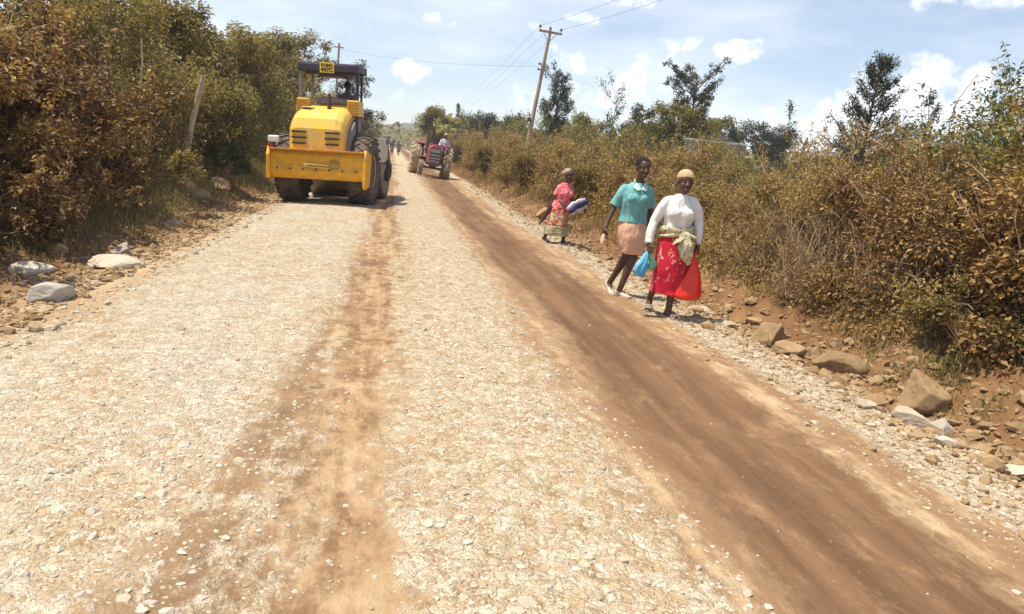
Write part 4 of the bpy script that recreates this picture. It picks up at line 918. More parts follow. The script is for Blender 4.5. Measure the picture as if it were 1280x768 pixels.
    e = MB().tube([(.06, -.22, 2.12), (.06, -.22, 2.38), (.05, -.20, 2.56)], [.06, .042, .04], 14).build('exhaust_pipe', mat('rusty_pipe', (.09, .04, .03), .7), r)
    MB().lathe([(.13, 0), (.14, .03), (.09, .05)], (.06, -.25, 2.10), 'z', 20).build('collar', BLACK, e)
    # side openings (dark curved panel over the wheel)
    for s in (-1, 1):
        arc = [(-.70, 1.22), (-.62, 1.55), (-.42, 1.82), (-.08, 1.98), (.35, 2.08), (.60, 2.10), (.60, 1.22)]
        MB().prism([(y_, z_-.04) for y_, z_ in arc], *sorted((.55, .66) if s > 0 else (-.72, -.69)), 'x').build('side_panel', GREY, hood, .01)
        MB().prism([(-.45, 1.22), (-.38, 1.45), (-.2, 1.62), (.1, 1.70), (.5, 1.72), (.5, 1.22)], *sorted((.655, .67) if s > 0 else (-.73, -.72)), 'x').build('side_grille', BLACK, hood)
    # chassis and axle
    m = MB(); m.box((0, -.1, .95), (1.1, 1.7, .5)); m.box((0, 0, .78), (1.3, .35, .35)); m.box((0, .9, 1.05), (1.3, .6, .5)); m.build('chassis', BLACK, r, .03)
    for s in (-1, 1): tyre_wheel(r, (s*.84, 0, .80), .80, .56, .36, TYRE, YEL, 20, .03, .5, s)
    # operator platform
    m = MB(); m.box((0, 1.05, 1.32), (1.75, 1.0, .10)); m.build('platform', GREY, r, .02)
    m = MB(); m.box((.05, .80, 2.02), (.5, .46, .16)); m.box((.05, .78, 1.68), (.36, .36, .6)); m.box((.05, .60, 2.28), (.50, .12, .5)); m.build('seat', BLACK, r, .05, 3)
    m = MB()
    for i in range(1): m.ball((.08, .36, 2.42), (.40, .22, .10), 20); m.ball((-.14, .30, 2.38), (.22, .2, .08), 14); m.ball((.30, .34, 2.40), (.22, .2, .10), 14)
    m.remesh('seat_cover', CLOTHG, r, .02, 3, noise=.03, nscale=9)
    m = MB(); m.tube([(0, 1.45, 1.4), (0, 1.32, 2.15)], .05, 10); m.lathe([(.19, 0), (.205, .015), (.19, .03)], (0, 1.3, 2.16), 'z', 24); m.build('steering_wheel', BLACK, r)
    # canopy
    m = MB(); m.box((-.02, .47, 3.24), (1.44, 1.05, .06)); m.box((-.02, -.03, 3.16), (1.44, .08, .17)); m.box((-.02, .97, 3.17), (1.44, .06, .14))
    for s in (-1, 1): m.box((s*.695-.02, .47, 3.17), (.05, .92, .13))
    can = m.build('canopy', NAVY, r, .02); 
    m = MB(); m.box((.0, .10, 3.05), (1.2, .1, .08)); m.box((.06, .45, 3.02), (.70, .6, .07)); m.build('under_tray', NAVY, can, .02)
    pts = [((-.66, .02), .038, GREY), ((.64, .02), .034, NAVY), ((-.62, .93), .026, GREY), ((.56, .93), .026, NAVY)]
    for (x, y), w, mt in pts:
        z0 = 1.15 if (x > 0 and y < 1) else 1.3; m = MB(); m.box((x*1.04, y, (3.14+z0)/2), (w*2, w*2, 3.14-z0)); m.build('post', mt, r, .008)
    p = MB().box((-.04, -.085, 3.155), (.34, .02, .235)).build('number_plate', PLATE, can, .006)
    text('KHMA', .10, (-.04, -.097, 3.21), (PI/2, 0, 0), INK, p, 'lettering', w=1.0); text('447C', .13, (-.04, -.097, 3.105), (PI/2, 0, 0), INK, p, 'lettering', w=1.0)
    # front frame and drum
    m = MB(); 
    for s in (-1, 1):
        a, b_ = sorted((s*.86, s*1.02))
        m.prism([(.95, 1.02), (1.0, 1.62), (2.35, 1.62), (2.5, 1.3), (2.45, 1.02), (1.9, .98)], a, b_, 'x')
    m.box((0, 1.35, 1.15), (1.7, .22, .55)); m.box((0, 3.35, 1.05), (1.8, .2, .35)); m.build('drum_frame', PANEL, r, .02)
    for s in (-1, 1): MB().prism([(1.25, .60), (1.25, .95), (2.0, .95), (2.0, .85), (1.5, .60)], *sorted((s*.9, s*1.06)), 'x').build('step', GREY, r, .01)
    MB().lathe([(.6, -1.0), (.76, -.99), (.78, -.96), (.78, .96), (.76, .99), (.6, 1.0)], (0, 2.45, .78), 'x', 56).build('drum', DRUM, r)
    for s in (-1, 1): MB().lathe([(.30, s*1.0), (.30, s*1.06), (.22, s*1.1), (.2, s*1.12)], (0, 2.45, .78), 'x', 24).build('drum_hub', BLACK, r)
    m = MB(); m.tube([(.98, 2.3, 1.62), (.98, 2.3, 1.72)], .02, 8); m.build('lamp_stem', BLACK, r); MB().box((1.0, 2.28, 1.60), (.20, .14, .24)).build('work_lamp', GREY, r, .03)
    return r
roller = road_roller()

# ------------------------------------------------------------------ tractor
TRED = mat('tractor_red', (.27, .028, .05), .5, dirt=(.36, .20, .19), dirt_amt=.6, dscale=4)
TGREY = mat('grille_grey', (.36, .34, .35), .55, .2, dirt=(.2, .16, .15), dirt_amt=.6)
TDARK = mat('tractor_dark', (.06, .045, .05), .7, dirt=(.2, .14, .1), dirt_amt=.6)
RIMR = mat('rim_pale', (.50, .42, .34), .7)
def tractor():
    r = empty('tractor', (1.92, 38.6, .10), (0, R(4.5), R(2)), 'dusty red farm tractor with muddy rear tyres coming towards the camera', 'tractor')
    for s in (-1, 1):
        tyre_wheel(r, (s*.82, 1.3, .76), .76, .44, .40, TYREM, RIMR, 18, .05, .6, s, 'rear_wheel')
        tyre_wheel(r, (s*.60, -.75, .37), .37, .22, .2, mat('front_tyre', (.16, .13, .11), .9, dirt=(.36, .28, .19), dirt_amt=.7), RIMR, 16, .012, .2, s, 'front_wheel')
        f = MB(); arc = [(1.3+math.cos(a)*.86, .78+math.sin(a)*.86) for a in np.linspace(R(118), R(40), 10)]; arc2 = [(1.3+math.cos(a)*.82, .78+math.sin(a)*.82) for a in np.linspace(R(40), R(118), 10)]
        a_, b_ = sorted((s*.42, s*.86)); f.prism(arc+arc2, a_, b_, 'x'); a_, b_ = sorted((s*.42, s*.45)); f.prism(arc+[(1.9, .9), (.8, .9)], a_, b_, 'x'); f.build('fender', TRED, r, .01)
        MB().lathe([(.07, 0), (.09, .06), (.1, .1)], (s*.40, .30, 1.30), 'y', 16).build('headlight', TGREY, r)
    h = MB(); sec = [(-.30, .62), (-.31, 1.25), (-.26, 1.42), (-.14, 1.50), (.14, 1.50), (.26, 1.42), (.31, 1.25), (.30, .62)]
    h.prism(sec, -1.05, .45, 'y'); hood = h.build('bonnet', TRED, r, .03, 3)
    g = MB(); g.prism([(-.25, .66), (-.26, 1.24), (-.22, 1.34), (.22, 1.34), (.26, 1.24), (.25, .66)], -1.085, -1.03, 'y'); gr = g.build('grille', TDARK, hood, .01)
    for k, z in enumerate((1.22, 1.03, .88, .74)): MB().box((0, -1.10, z), (.46, .04, .13 if k == 0 else .07)).build('grille_bar', TGREY, gr, .008)
    e = MB().tube([(-.40, -.1, 1.05), (-.40, -.1, 1.6), (-.40, -.1, 2.22)], [.065, .05, .04], 12).build('exhaust_pipe', TDARK, r)
    m = MB(); m.box((0, -.75, .42), (1.1, .14, .12)); m.box((0, -.5, .55), (.3, .6, .25)); m.box((0, 0, .72), (.42, 1.2, .42)); m.box((0, 1.2, .78), (.5, .7, .5)); m.tube([(-.6, 1.3, .76), (.6, 1.3, .76)], .12, 12)
    m.box((0, -1.15, .60), (.5, .12, .16)); m.build('chassis', TDARK, r, .02)
    m = MB(); m.tube([(0, .35, 1.35), (0, .72, 1.62)], .03, 8); m.lathe([(.19, 0), (.2, .015), (.19, .03)], (0, .74, 1.62), 'z', 24); m.build('steering_wheel', TDARK, r)
    m = MB(); m.box((0, 1.25, 1.18), (.45, .4, .08)); m.box((0, 1.46, 1.38), (.45, .07, .32)); m.build('seat', TDARK, r, .03)
    m = MB(); m.box((0, .55, 1.42), (.42, .2, .3)); m.build('dashboard', TRED, r, .04)
tractor()

# ------------------------------------------------------------------ people
def skin_face(o, c, s=1.0, yaw=0):
    """whites of the eyes and lips by face position on the body mesh"""
    me = o.data; me.materials.append(mat('eye_white', (.13, .10, .085), .5)); me.materials.append(mat('lips', (.17, .06, .055), .4)); me.materials.append(mat('iris', (.01, .008, .008), .2))
    Rm = Matrix.Rotation(-yaw, 3, 'Z')
    for p in me.polygons:
        q = Rm @ (p.center - Vector(c))
        if q.y > -.05*s or abs(q.z) > .12*s: continue
        for sx in (-1, 1):
            dx = (q.x - sx*.031*s)/(.011*s); dz = (q.z - .006*s)/(.0045*s)
            if dx*dx+dz*dz < 1: p.material_index = 3 if abs(dx) < .5 else 1
        if (q.x/(.027*s))**2 + ((q.z+.068*s)/(.0095*s))**2 < 1: p.material_index = 2
def head(mb, c, s=1.0, yaw=0, pitch=0):
    """c: head centre (mid skull), front is -y"""
    Rm = Matrix.Rotation(yaw, 3, 'Z') @ Matrix.Rotation(pitch, 3, 'X'); c = Vector(c)
    def P(x, y, z): return c + Rm @ Vector((x*s, y*s, z*s))
    mb.ball(P(0, .012, .035), (.074*s, .093*s, .083*s), 24, Rm)
    mb.ball(P(0, -.012, -.03), (.060*s, .072*s, .082*s), 20, Rm)
    mb.ball(P(0, -.030, -.083), (.036*s, .040*s, .028*s), 16, Rm)
    mb.ball(P(0, -.054, .030), (.050*s, .028*s, .018*s), 14, Rm)
    mb.tube([P(0, -.080, .012), P(0, -.098, -.022)], [.0085*s, .0165*s], 10, 'round')
    for sx in (-1, 1):
        mb.ball(P(sx*.014, -.090, -.027), .0105*s, 10); mb.ball(P(sx*.038, -.060, -.022), (.022*s, .020*s, .018*s), 12, Rm)
        mb.ball(P(sx*.073, .012, -.004), (.011*s, .022*s, .033*s), 12, Rm); mb.ball(P(sx*.030, -.066, .006), (.016*s, .010*s, .009*s), 10, Rm)
    mb.ball(P(0, -.083, -.063), (.026*s, .013*s, .008*s), 12, Rm); mb.ball(P(0, -.081, -.074), (.022*s, .013*s, .008*s), 12, Rm)
def hand(mb, w, d, side, palm, curl=.6, s=1.0):
    """w wrist, d direction of the fingers, side = towards the thumb, palm = direction the palm faces"""
    w = Vector(w); d = Vector(d).normalized(); palm = Vector(palm); palm = (palm-d*palm.dot(d)).normalized(); sd = Vector(side); sd = (sd-d*sd.dot(d)-palm*sd.dot(palm)).normalized()
    mb.tube([w, w+d*.045*s, w+d*.088*s], [(.020*s, .022*s), (.032*s, .015*s), (.038*s, .013*s)] if abs(d.cross(Vector((0, 0, 1))).normalized().dot(sd)) > .6 else [(.022*s, .020*s), (.015*s, .032*s), (.013*s, .038*s)], 14, 'round')
    for k, (off, L) in enumerate(((.031, .072), (.0105, .080), (-.0105, .074), (-.030, .058))):
        p = w + d*.080*s + sd*off*s; a = .15; pts = [p]; dd = d
        for q, f in enumerate((.42, .32, .26)):
            a += curl*(.75 if q == 0 else .9); dd = (d*math.cos(a) + palm*math.sin(a)).normalized(); p = p + (dd + sd*off*2).normalized()*L*f*s; pts.append(p)
        mb.tube(pts, [.0092*s, .0088*s, .0080*s, .0068*s], 8, 'round')
    p = w + d*.022*s + sd*.020*s; q = p + (d*.6+sd*.75+palm*.25).normalized()*.036*s; t = q + (d*.85+sd*.1+palm*.5).normalized()*.030*s; u = t + (d*.8-sd*.2+palm*.6).normalized()*.022*s
    mb.tube([p, q, t, u], [.0125*s, .0115*s, .0098*s, .0075*s], 8, 'round')
def leg(mb, hip, knee, ank, r=(.085, .062, .052, .036), calf=.056):
    hip, knee, ank = map(Vector, (hip, knee, ank)); c = knee.lerp(ank, .3)+Vector((0, .012, 0))
    mb.tube([hip, hip.lerp(knee, .5), knee, c, knee.lerp(ank, .7), ank], [r[0], r[0]*.85, r[1], calf, r[3]*1.12, r[3]], 16, 'round')
def foot(mb, ank, d, tip=0, s=1.0):
    """bare foot under an ankle; d horizontal direction, tip = heel raise angle"""
    ank = Vector(ank); d = Vector((d[0], d[1], 0)).normalized(); a = tip; f = d*math.cos(a)-Vector((0, 0, 1))*math.sin(a)
    dn = -Vector((0, 0, 1))*math.cos(a)-d*math.sin(a)
    heel = ank+dn*.045*s-f*.03*s; mb.tube([ank+dn*.0*s, heel], [.036*s, .030*s], 12, 'round')
    mb.tube([ank+dn*.02*s, ank+dn*.045*s+f*.06*s, ank+dn*.058*s+f*.125*s, ank+dn*.064*s+f*.165*s], [(.034*s, .034*s), (.036*s, .026*s), (.042*s, .016*s), (.034*s, .011*s)], 14, 'round')
    mb.tube([heel, ank+dn*.055*s+f*.10*s], [.028*s, .028*s], 12, 'round')
    return ank+dn*.075*s, f, dn
def shoe(ank, d, tip, m, parent, name='shoe', s=1.0, sandal=False):
    ank = Vector(ank); d = Vector((d[0], d[1], 0)).normalized(); f = d*math.cos(tip)-Vector((0, 0, 1))*math.sin(tip); dn = -Vector((0, 0, 1))*math.cos(tip)-d*math.sin(tip); sd = f.cross(dn)
    b = MB(); out = []
    for t, w in ((-.075, .018), (-.06, .031), (-.02, .036), (.04, .034), (.10, .045), (.15, .045), (.185, .033), (.20, .012)): out.append((t, w))
    z0, z1 = (.082, .064) if sandal else (.082, .050)
    top = [ank+f*t*s+sd*w*s+dn*z1*s for t, w in out] + [ank+f*t*s-sd*w*s+dn*z1*s for t, w in reversed(out)]
    bot = [p+dn*(z0-z1)*s for p in top]; n = len(top); b.add(top+bot, [tuple(range(n)), tuple(range(2*n-1, n-1, -1))]+[(i, (i+1) % n, n+(i+1) % n, n+i) for i in range(n)])
    if sandal:
        for t in (.10, .13): b.tube([ank+f*t*s+sd*.045*s+dn*.064*s, ank+f*(t-.01)*s+sd*.03*s+dn*.028*s, ank+f*(t-.01)*s-sd*.03*s+dn*.028*s, ank+f*t*s-sd*.045*s+dn*.064*s], [(.007, .014)]*4, 8)
        b.build(name, m, parent, .003)
    else:
        b.tube([ank+dn*.05*s-f*.035*s, ank+dn*.05*s+f*.03*s, ank+dn*.056*s+f*.10*s, ank+dn*.062*s+f*.155*s], [(.040*s, .036*s), (.040*s, .034*s), (.046*s, .026*s), (.036*s, .018*s)], 16, 'round'); b.build(name, m, parent, .003)
def skirt(name, rings, m, parent, folds=7, amp=.05, seed=0, n=72, solid=.006):
    """open cloth tube hanging through rings (z, cx, cy, rx, ry)"""
    rnd = random.Random(seed); ph = [rnd.uniform(0, 6.3) for _ in range(3)]
    rr = []
    for i in range(len(rings)-1):
        for q in range(5): t = q/5; rr.append(tuple(a*(1-t)+b*t for a, b in zip(rings[i], rings[i+1])))
    rr.append(rings[-1])
    f = lambda th, k: 1 + amp*k*(math.sin(folds*th+ph[0]+1.2*k)+.6*math.sin((folds*2-3)*th+ph[1]-2*k)) + .012*math.sin(23*k+3*th+ph[2])
    return MB().stack(rr, n, False, True, f).build(name, m, parent, solid=solid)
def cloth(name, base, c2, c3, scale=14, thr=.55, bump=.35, rough=.85, kind='spots'):
    m = bpy.data.materials.new(name); N, L = nodes(m); b = N['Principled BSDF']; b.inputs['Roughness'].default_value = rough; b.inputs['Specular IOR Level'].default_value = .2
    b.inputs['Sheen Weight'].default_value = .15
    tc = N.new('ShaderNodeTexCoord'); n = N.new('ShaderNodeTexNoise'); n.inputs['Scale'].default_value = scale*.5; n.inputs['Detail'].default_value = 2; n.inputs['Distortion'].default_value = 2.2; L.new(tc.outputs['Object'], n.inputs[0])
    r = N.new('ShaderNodeValToRGB'); r.color_ramp.interpolation = 'EASE'; L.new(n.outputs['Fac'], r.inputs[0]); e = r.color_ramp.elements
    e[0].position = thr-.02; e[0].color = (*base, 1); e[1].position = thr+.02; e[1].color = (*c2, 1)
    if c3: q = e.new(thr+.11); q.color = (*c2, 1); q = e.new(thr+.13); q.color = (*c3, 1)
    L.new(r.outputs[0], b.inputs['Base Color'])
    n2 = N.new('ShaderNodeTexNoise'); n2.inputs['Scale'].default_value = 11; n2.inputs['Detail'].default_value = 4; mp = N.new('ShaderNodeMapping'); mp.inputs['Scale'].default_value = (1.4, 1.4, .6); L.new(tc.outputs['Object'], mp.inputs[0]); L.new(mp.outputs[0], n2.inputs[0])
    bp = N.new('ShaderNodeBump'); bp.inputs['Strength'].default_value = bump; bp.inputs['Distance'].default_value = .03; L.new(n2.outputs['Fac'], bp.inputs['Height']); L.new(bp.outputs[0], b.inputs['Normal'])
    return m
WHITE = cloth('white_knit', (.78, .76, .74), (.74, .72, .70), None, 3, .6, .9)
TEAL = cloth('teal_cotton', (.17, .42, .42), (.19, .45, .45), None, 3, .6, 1.0)
PEACH = cloth('peach_cotton', (.72, .44, .31), (.68, .41, .28), None, 3, .6, .9)
REDP = cloth('red_print', (.52, .012, .035), (.68, .30, .22), (.55, .04, .06), 13, .62, .5)
KHAKI = cloth('khaki_print', (.56, .50, .33), (.26, .22, .13), (.66, .62, .46), 40, .5, .5)
PINK = cloth('pink_print', (.68, .12, .15), (.80, .30, .32), None, 16, .55, .5)
PATT = cloth('patterned_skirt', (.48, .05, .07), (.58, .46, .27), (.22, .20, .12), 16, .50, .4)
BAND = cloth('skirt_band', (.30, .28, .17), (.56, .48, .30), (.12, .10, .08), 22, .5, .4)
REDBAG = mat('red_plastic', (.80, .035, .015), .38, dirt=(.62, .02, .01), dirt_amt=.6, bump=.5, bscale=7, spec=.5)
SOLE = mat('dusty_sandal', (.50, .43, .36), .8, dirt=(.3, .22, .16), dirt_amt=.6)
WSHOE = mat('white_shoe', (.52, .46, .40), .6, dirt=(.5, .38, .28), dirt_amt=.6)

def woman_white():
    X, Y = 3.12, 8.0; r = empty('person', (X, Y, gz(X, Y)+.0), (0, 0, 0), 'woman in a long-sleeved white top, red skirt and beige knit cap, walking nearest the camera', 'person')
    b = MB(); head(b, (.03, -.03, 1.505), 1.08, R(-6), R(4))
    b.tube([(.025, .0, 1.30), (.028, -.005, 1.44)], [.050, .046], 16, 'round')
    b.stack([(.86, .01, .03, .15, .11), (1.0, .015, .02, .125, .095), (1.15, .02, .01, .145, .105), (1.25, .02, .01, .13, .075), (1.31, .02, .01, .07, .055)], 24)
    # arms: the right hand (image left) holds the blue and green bags, the left the red one
    b.tube([(-.14, .01, 1.265), (-.238, .03, 1.06), (-.285, -.03, .83)], [.036, .031, .025], 14, 'round')
    b.tube([(.175, .01, 1.275), (.266, .04, 1.07), (.27, -.04, .86)], [.036, .030, .025], 14, 'round')
    hand(b, (-.287, -.032, .82), (-.02, -.05, -1), (.2, -1, 0), (1, 0, 0), .75, 1.0); hand(b, (.27, -.042, .85), (-.05, -.05, -1), (-.2, -1, 0), (-1, 0, 0), .75, 1.0)
    leg(b, (-.04, .04, .86), (-.07, .05, .50), (-.085, .26, .16)); leg(b, (.06, .02, .86), (.06, -.03, .48), (.035, -.06, .09))
    foot(b, (-.085, .26, .16), (-.35, -1), .62, 1.05); foot(b, (.035, -.06, .09), (.45, -1), .05, 1.05)
    body = b.remesh('body', SKIN, r, .0052, 2, .4); skin_face(body, (.03, -.03, 1.505), 1.08, R(-6))
    shoe((-.085, .26, .16), (-.35, -1), .62, SOLE, r, 'sandal', 1.1, True); shoe((.035, -.06, .09), (.45, -1), .05, SOLE, r, 'sandal', 1.1, True)
    # knit cap
    c = MB(); c.ball((.032, -.006, 1.565), (.089, .108, .082), 24); c.tube([(.032+math.cos(a)*.086, -.004+math.sin(a)*.105, 1.556-.010*math.sin(a)) for a in np.linspace(0, 2*PI, 20)], .009, 8); cap = c.remesh('cap', mat('beige_knit', (.62, .46, .27), .95, bump=.8, bscale=120), r, .007, 2)
    me = cap.data; bm = bmesh.new(); bm.from_mesh(me); bmesh.ops.bisect_plane(bm, geom=bm.verts[:]+bm.edges[:]+bm.faces[:], plane_co=(.033, 0, 1.528), plane_no=(0, .25, -1), clear_outer=True); bm.to_mesh(me); bm.free()
    # top
    t = MB(); t.stack([(.90, .01, .02, .160, .120), (.98, .015, .015, .155, .120), (1.06, .018, .01, .155, .118), (1.14, .02, .0, .172, .128), (1.20, .02, .0, .176, .124), (1.27, .02, .008, .178, .105), (1.32, .02, .01, .150, .088), (1.355, .022, .008, .085, .066), (1.375, .024, .005, .062, .056)], 36)
    for s in (-1, 1): t.ball((.02+s*.068, -.085, 1.165), (.072, .055, .062), 18)
    t.tube([(-.06, .01, 1.315), (-.13, .01, 1.285), (-.185, .015, 1.21), (-.242, .03, 1.06), (-.278, -.01, .90), (-.290, -.032, .815)], [.042, .056, .056, .050, .042, .038], 20, 'flat')
    t.tube([(.10, .01, 1.32), (.172, .01, 1.295), (.225, .015, 1.22), (.270, .04, 1.07), (.276, 0, .94), (.272, -.042, .845)], [.042, .056, .056, .050, .042, .038], 20, 'flat')
    t.remesh('shirt', WHITE, r, .009, 2, .5, noise=.015, nscale=17, seed=2)
    skirt('skirt', [(.98, .01, .02, .150, .115), (.86, .02, .02, .185, .145), (.70, .01, .01, .185, .165), (.50, .0, .01, .178, .180), (.33, .015, .03, .185, .19), (.27, .02, .03, .195, .20)], REDP, r, 5, .06, 3)
    # cloth tied round the waist with a hanging knot
    w = MB(); pts = [(.015+math.cos(a)*.178, .02+math.sin(a)*.135, .965-.035*math.sin(a-.4)+.02*math.cos(2*a)) for a in np.linspace(0, 2*PI, 28)]
    w.tube(pts, [(.024+.006*math.sin(2*i), .042) for i in range(28)], 12); pts = [(.015+math.cos(a)*.186, .02+math.sin(a)*.143, .925+.03*math.sin(a*1.0+2)) for a in np.linspace(0, 2*PI, 28)]
    w.tube(pts, [.019+.004*math.sin(3*i) for i in range(28)], 10); w.ball((.075, -.16, .935), (.055, .045, .045), 14)
    w.tube([(.07, -.17, .93), (.055, -.215, .83), (.09, -.22, .72), (.12, -.21, .665)], [(.045, .035), (.085, .026), (.080, .022), (.038, .016)], 18, 'round'); w.tube([(.06, -.165, .93), (-.02, -.19, .88), (-.07, -.19, .84)], [(.035, .02), (.045, .016), (.02, .01)], 10, 'round')
    w.tube([(.09, -.165, .95), (.17, -.17, .93), (.22, -.15, .86)], [(.03, .02), (.045, .02), (.02, .01)], 10, 'round')
    w.remesh('waist_cloth', KHAKI, r, .008, 2, .5, noise=.006, nscale=26, seed=4)
woman_white()
def red_bag():
    o = MB(); X, Y = 3.12, 8.0; z = gz(X, Y)
    rings = [(.74, .235, -.065, .012, .010), (.70, .238, -.07, .028, .02), (.62, .240, -.08, .052, .035), (.52, .235, -.09, .095, .055), (.42, .215, -.095, .140, .075), (.34, .195, -.10, .172, .095), (.28, .185, -.10, .182, .105), (.25, .185, -.10, .165, .10), (.232, .19, -.10, .11, .07), (.228, .19, -.10, .02, .02)]
    rr = []
    for i in range(len(rings)-1):
        for q in range(4): t = q/4; rr.append(tuple(a*(1-t)+b*t for a, b in zip(rings[i], rings[i+1])))
    rr.append(rings[-1])
    o.stack(rr, 60, True, True, lambda th, k: 1 + (.10*math.sin(5*th+1)+.06*math.sin(9*th+2+5*k))*(1-k*.75) + .02*math.sin(13*k+4*th))
    for s in (-1, 1): o.tube([(.235, -.065+.02*s, .70), (.245, -.065+.024*s, .76), (.250, -.070+.012*s, .785), (.252, -.07, .79)], [(.012, .006)]*4, 8, 'round')
    b = o.build('plastic_bag', REDBAG); b.location = (X, Y, z); tag(b, 'bulging bright red plastic bag hanging from the left hand of the woman in white', 'bag', None)
red_bag()
def flat_bag(name, col, cx, cy, w, h, tilt, label, top, tip=(.85, .9, .92)):
    X, Y = 3.12, 8.0; z = gz(X, Y)
    m = mat(name+'_plastic_'+label.split()[0], col, .35, bump=.6, bscale=9, spec=.5, dirt=tip, dirt_amt=.25, dscale=5)
    rings = [(0, 0, 0, .012, .012), (-.05, 0, 0, w*.30, .03), (-.12, 0, 0, w*.62, .045), (-h*.6, 0, 0, w*.95, .05), (-h*.85, 0, 0, w, .045), (-h, .01, 0, w*.75, .02)]
    rr = []
    for i in range(len(rings)-1):
        for q in range(4): t = q/4; rr.append(tuple(a*(1-t)+b*t for a, b in zip(rings[i], rings[i+1])))
    rr.append(rings[-1])
    o = MB().stack(rr, 48, True, True, lambda th, k: 1 + .12*math.sin(4*th+cx*30)+.07*math.sin(9*th+6*k)).build(name, m)
    o.location = (X+top[0], Y+top[1], z+top[2]); o.rotation_euler = (0, tilt, R(15)); tag(o, label, 'bag')
flat_bag('plastic_bag', (.03, .38, .66), 0, 0, .085, .29, R(16), 'blue plastic bag hanging from the right hand of the woman in white', (-.305, -.06, .725))
flat_bag('plastic_bag', (.10, .50, .26), 1, 0, .060, .22, R(-22), 'green plastic bag hanging beside the blue one of the woman in white', (-.275, -.03, .725))

def woman_teal():
    X, Y = 2.95, 9.15; r = empty('person', (X, Y, gz(X, Y)), (0, 0, 0), 'young woman in a teal polo shirt and peach skirt walking behind the woman in white', 'person')
    hc = (.085, -.03, 1.605); b = MB(); head(b, hc, 1.06, R(8), R(6)); b.tube([(.075, .02, 1.38), (.08, 0, 1.52)], [.050, .046], 16, 'round')
    b.stack([(.86, .06, .04, .15, .11), (1.02, .055, .03, .12, .09), (1.18, .06, .02, .14, .10), (1.30, .065, .02, .13, .075), (1.38, .07, .02, .07, .055)], 24)
    b.tube([(-.085, .02, 1.325), (-.155, .045, 1.2), (-.195, .06, 1.09), (-.275, .0, .90), (-.295, -.03, .85)], [.036, .040, .038, .030, .025], 14, 'round')
    b.tube([(.225, .04, 1.325), (.27, .08, 1.2), (.30, .12, 1.10), (.305, .10, .88)], [.036, .038, .036, .026], 14, 'round')
    hand(b, (-.297, -.032, .845), (-.15, -.15, -1), (.1, -1, 0), (1, 0, 0), .55, 1.05); hand(b, (.305, .10, .87), (0, -.1, -1), (-.2, -1, 0), (-1, 0, 0), .45, 1.0)
    leg(b, (.12, .04, .88), (.11, -.02, .50), (.005, .0, .09)); leg(b, (.0, .05, .88), (.055, .06, .50), (-.065, .24, .13))
    foot(b, (.005, .0, .09), (.45, -1), .05); foot(b, (-.065, .24, .13), (.1, -1), .45)
    body = b.remesh('body', SKIN, r, .0052, 2, .4); skin_face(body, hc, 1.06, R(8))
    shoe((.005, .0, .09), (.45, -1), .05, WSHOE, r, 'shoe', 1.05); shoe((-.065, .24, .13), (.1, -1), .45, WSHOE, r, 'shoe', 1.05)
    h = MB(); h.ball((.085, .0, 1.655), (.092, .108, .098), 24); hr = h.remesh('hair', HAIR, r, .006, 1, noise=.004, nscale=60); me = hr.data; bm = bmesh.new(); bm.from_mesh(me)
    bmesh.ops.bisect_plane(bm, geom=bm.verts[:]+bm.edges[:]+bm.faces[:], plane_co=(.085, -.082, 1.665), plane_no=(0, -.85, -.53), clear_outer=True); bm.to_mesh(me); bm.free()
    t = MB(); t.stack([(.935, .055, .03, .185, .140), (1.02, .055, .03, .168, .130), (1.10, .055, .02, .165, .126), (1.20, .06, .01, .182, .132), (1.28, .062, .01, .186, .122), (1.35, .068, .02, .175, .100), (1.40, .07, .02, .130, .080), (1.43, .075, .015, .070, .060)], 36)
    for s in (-1, 1): t.ball((.058+s*.072, -.085, 1.235), (.072, .050, .060), 18)
    t.tube([(.0, .02, 1.375), (-.07, .03, 1.35), (-.125, .04, 1.27), (-.178, .055, 1.16), (-.192, .06, 1.12)], [.045, .060, .066, .064, .066], 20); t.tube([(.14, .03, 1.375), (.21, .04, 1.355), (.255, .07, 1.27), (.285, .09, 1.18), (.292, .10, 1.14)], [.045, .060, .064, .060, .062], 20)
    sh = t.remesh('shirt', TEAL, r, .009, 2, .5, noise=.016, nscale=16, seed=7)
    c = MB()
    for s in (-1, 1):
        c.tube([(.08, .075, 1.455), (.08+s*.062, .04, 1.45), (.08+s*.070, -.025, 1.432)], [(.009, .022)]*3, 10, 'round')
        A = [Vector((.08+s*.066, -.020, 1.440)), Vector((.08+s*.098, -.070, 1.365)), Vector((.08+s*.055, -.118, 1.335)), Vector((.08+s*.004, -.122, 1.350)), Vector((.08+s*.030, -.075, 1.405))]
        B = [v + Vector((0, .030, -.006)) for v in A]; c.add(A+B, [(0, 1, 2, 3, 4), (9, 8, 7, 6, 5)]+[(i, (i+1) % 5, 5+(i+1) % 5, 5+i) for i in range(5)])
    c.remesh('collar', cloth('pale_collar', (.42, .60, .56), (.45, .62, .58), None, 3, .6), sh, .006, 1)
    skirt('skirt', [(1.0, .055, .03, .145, .11), (.90, .055, .03, .178, .14), (.76, .065, .02, .180, .15), (.62, .085, .02, .160, .145), (.545, .095, .02, .142, .135)], PEACH, r, 4, .06, 9)
    o = MB().tube([(X-.325, Y-.085, .655), (X-.335, Y-.105, .60), (X-.335, Y-.11, .56)], [(.022, .012), (.030, .014), (.020, .010)], 12, 'round').build('purse', mat('pale_leather', (.66, .50, .36), .6)); tag(o, 'small pale purse in the right hand of the woman in teal', 'purse')
woman_teal()
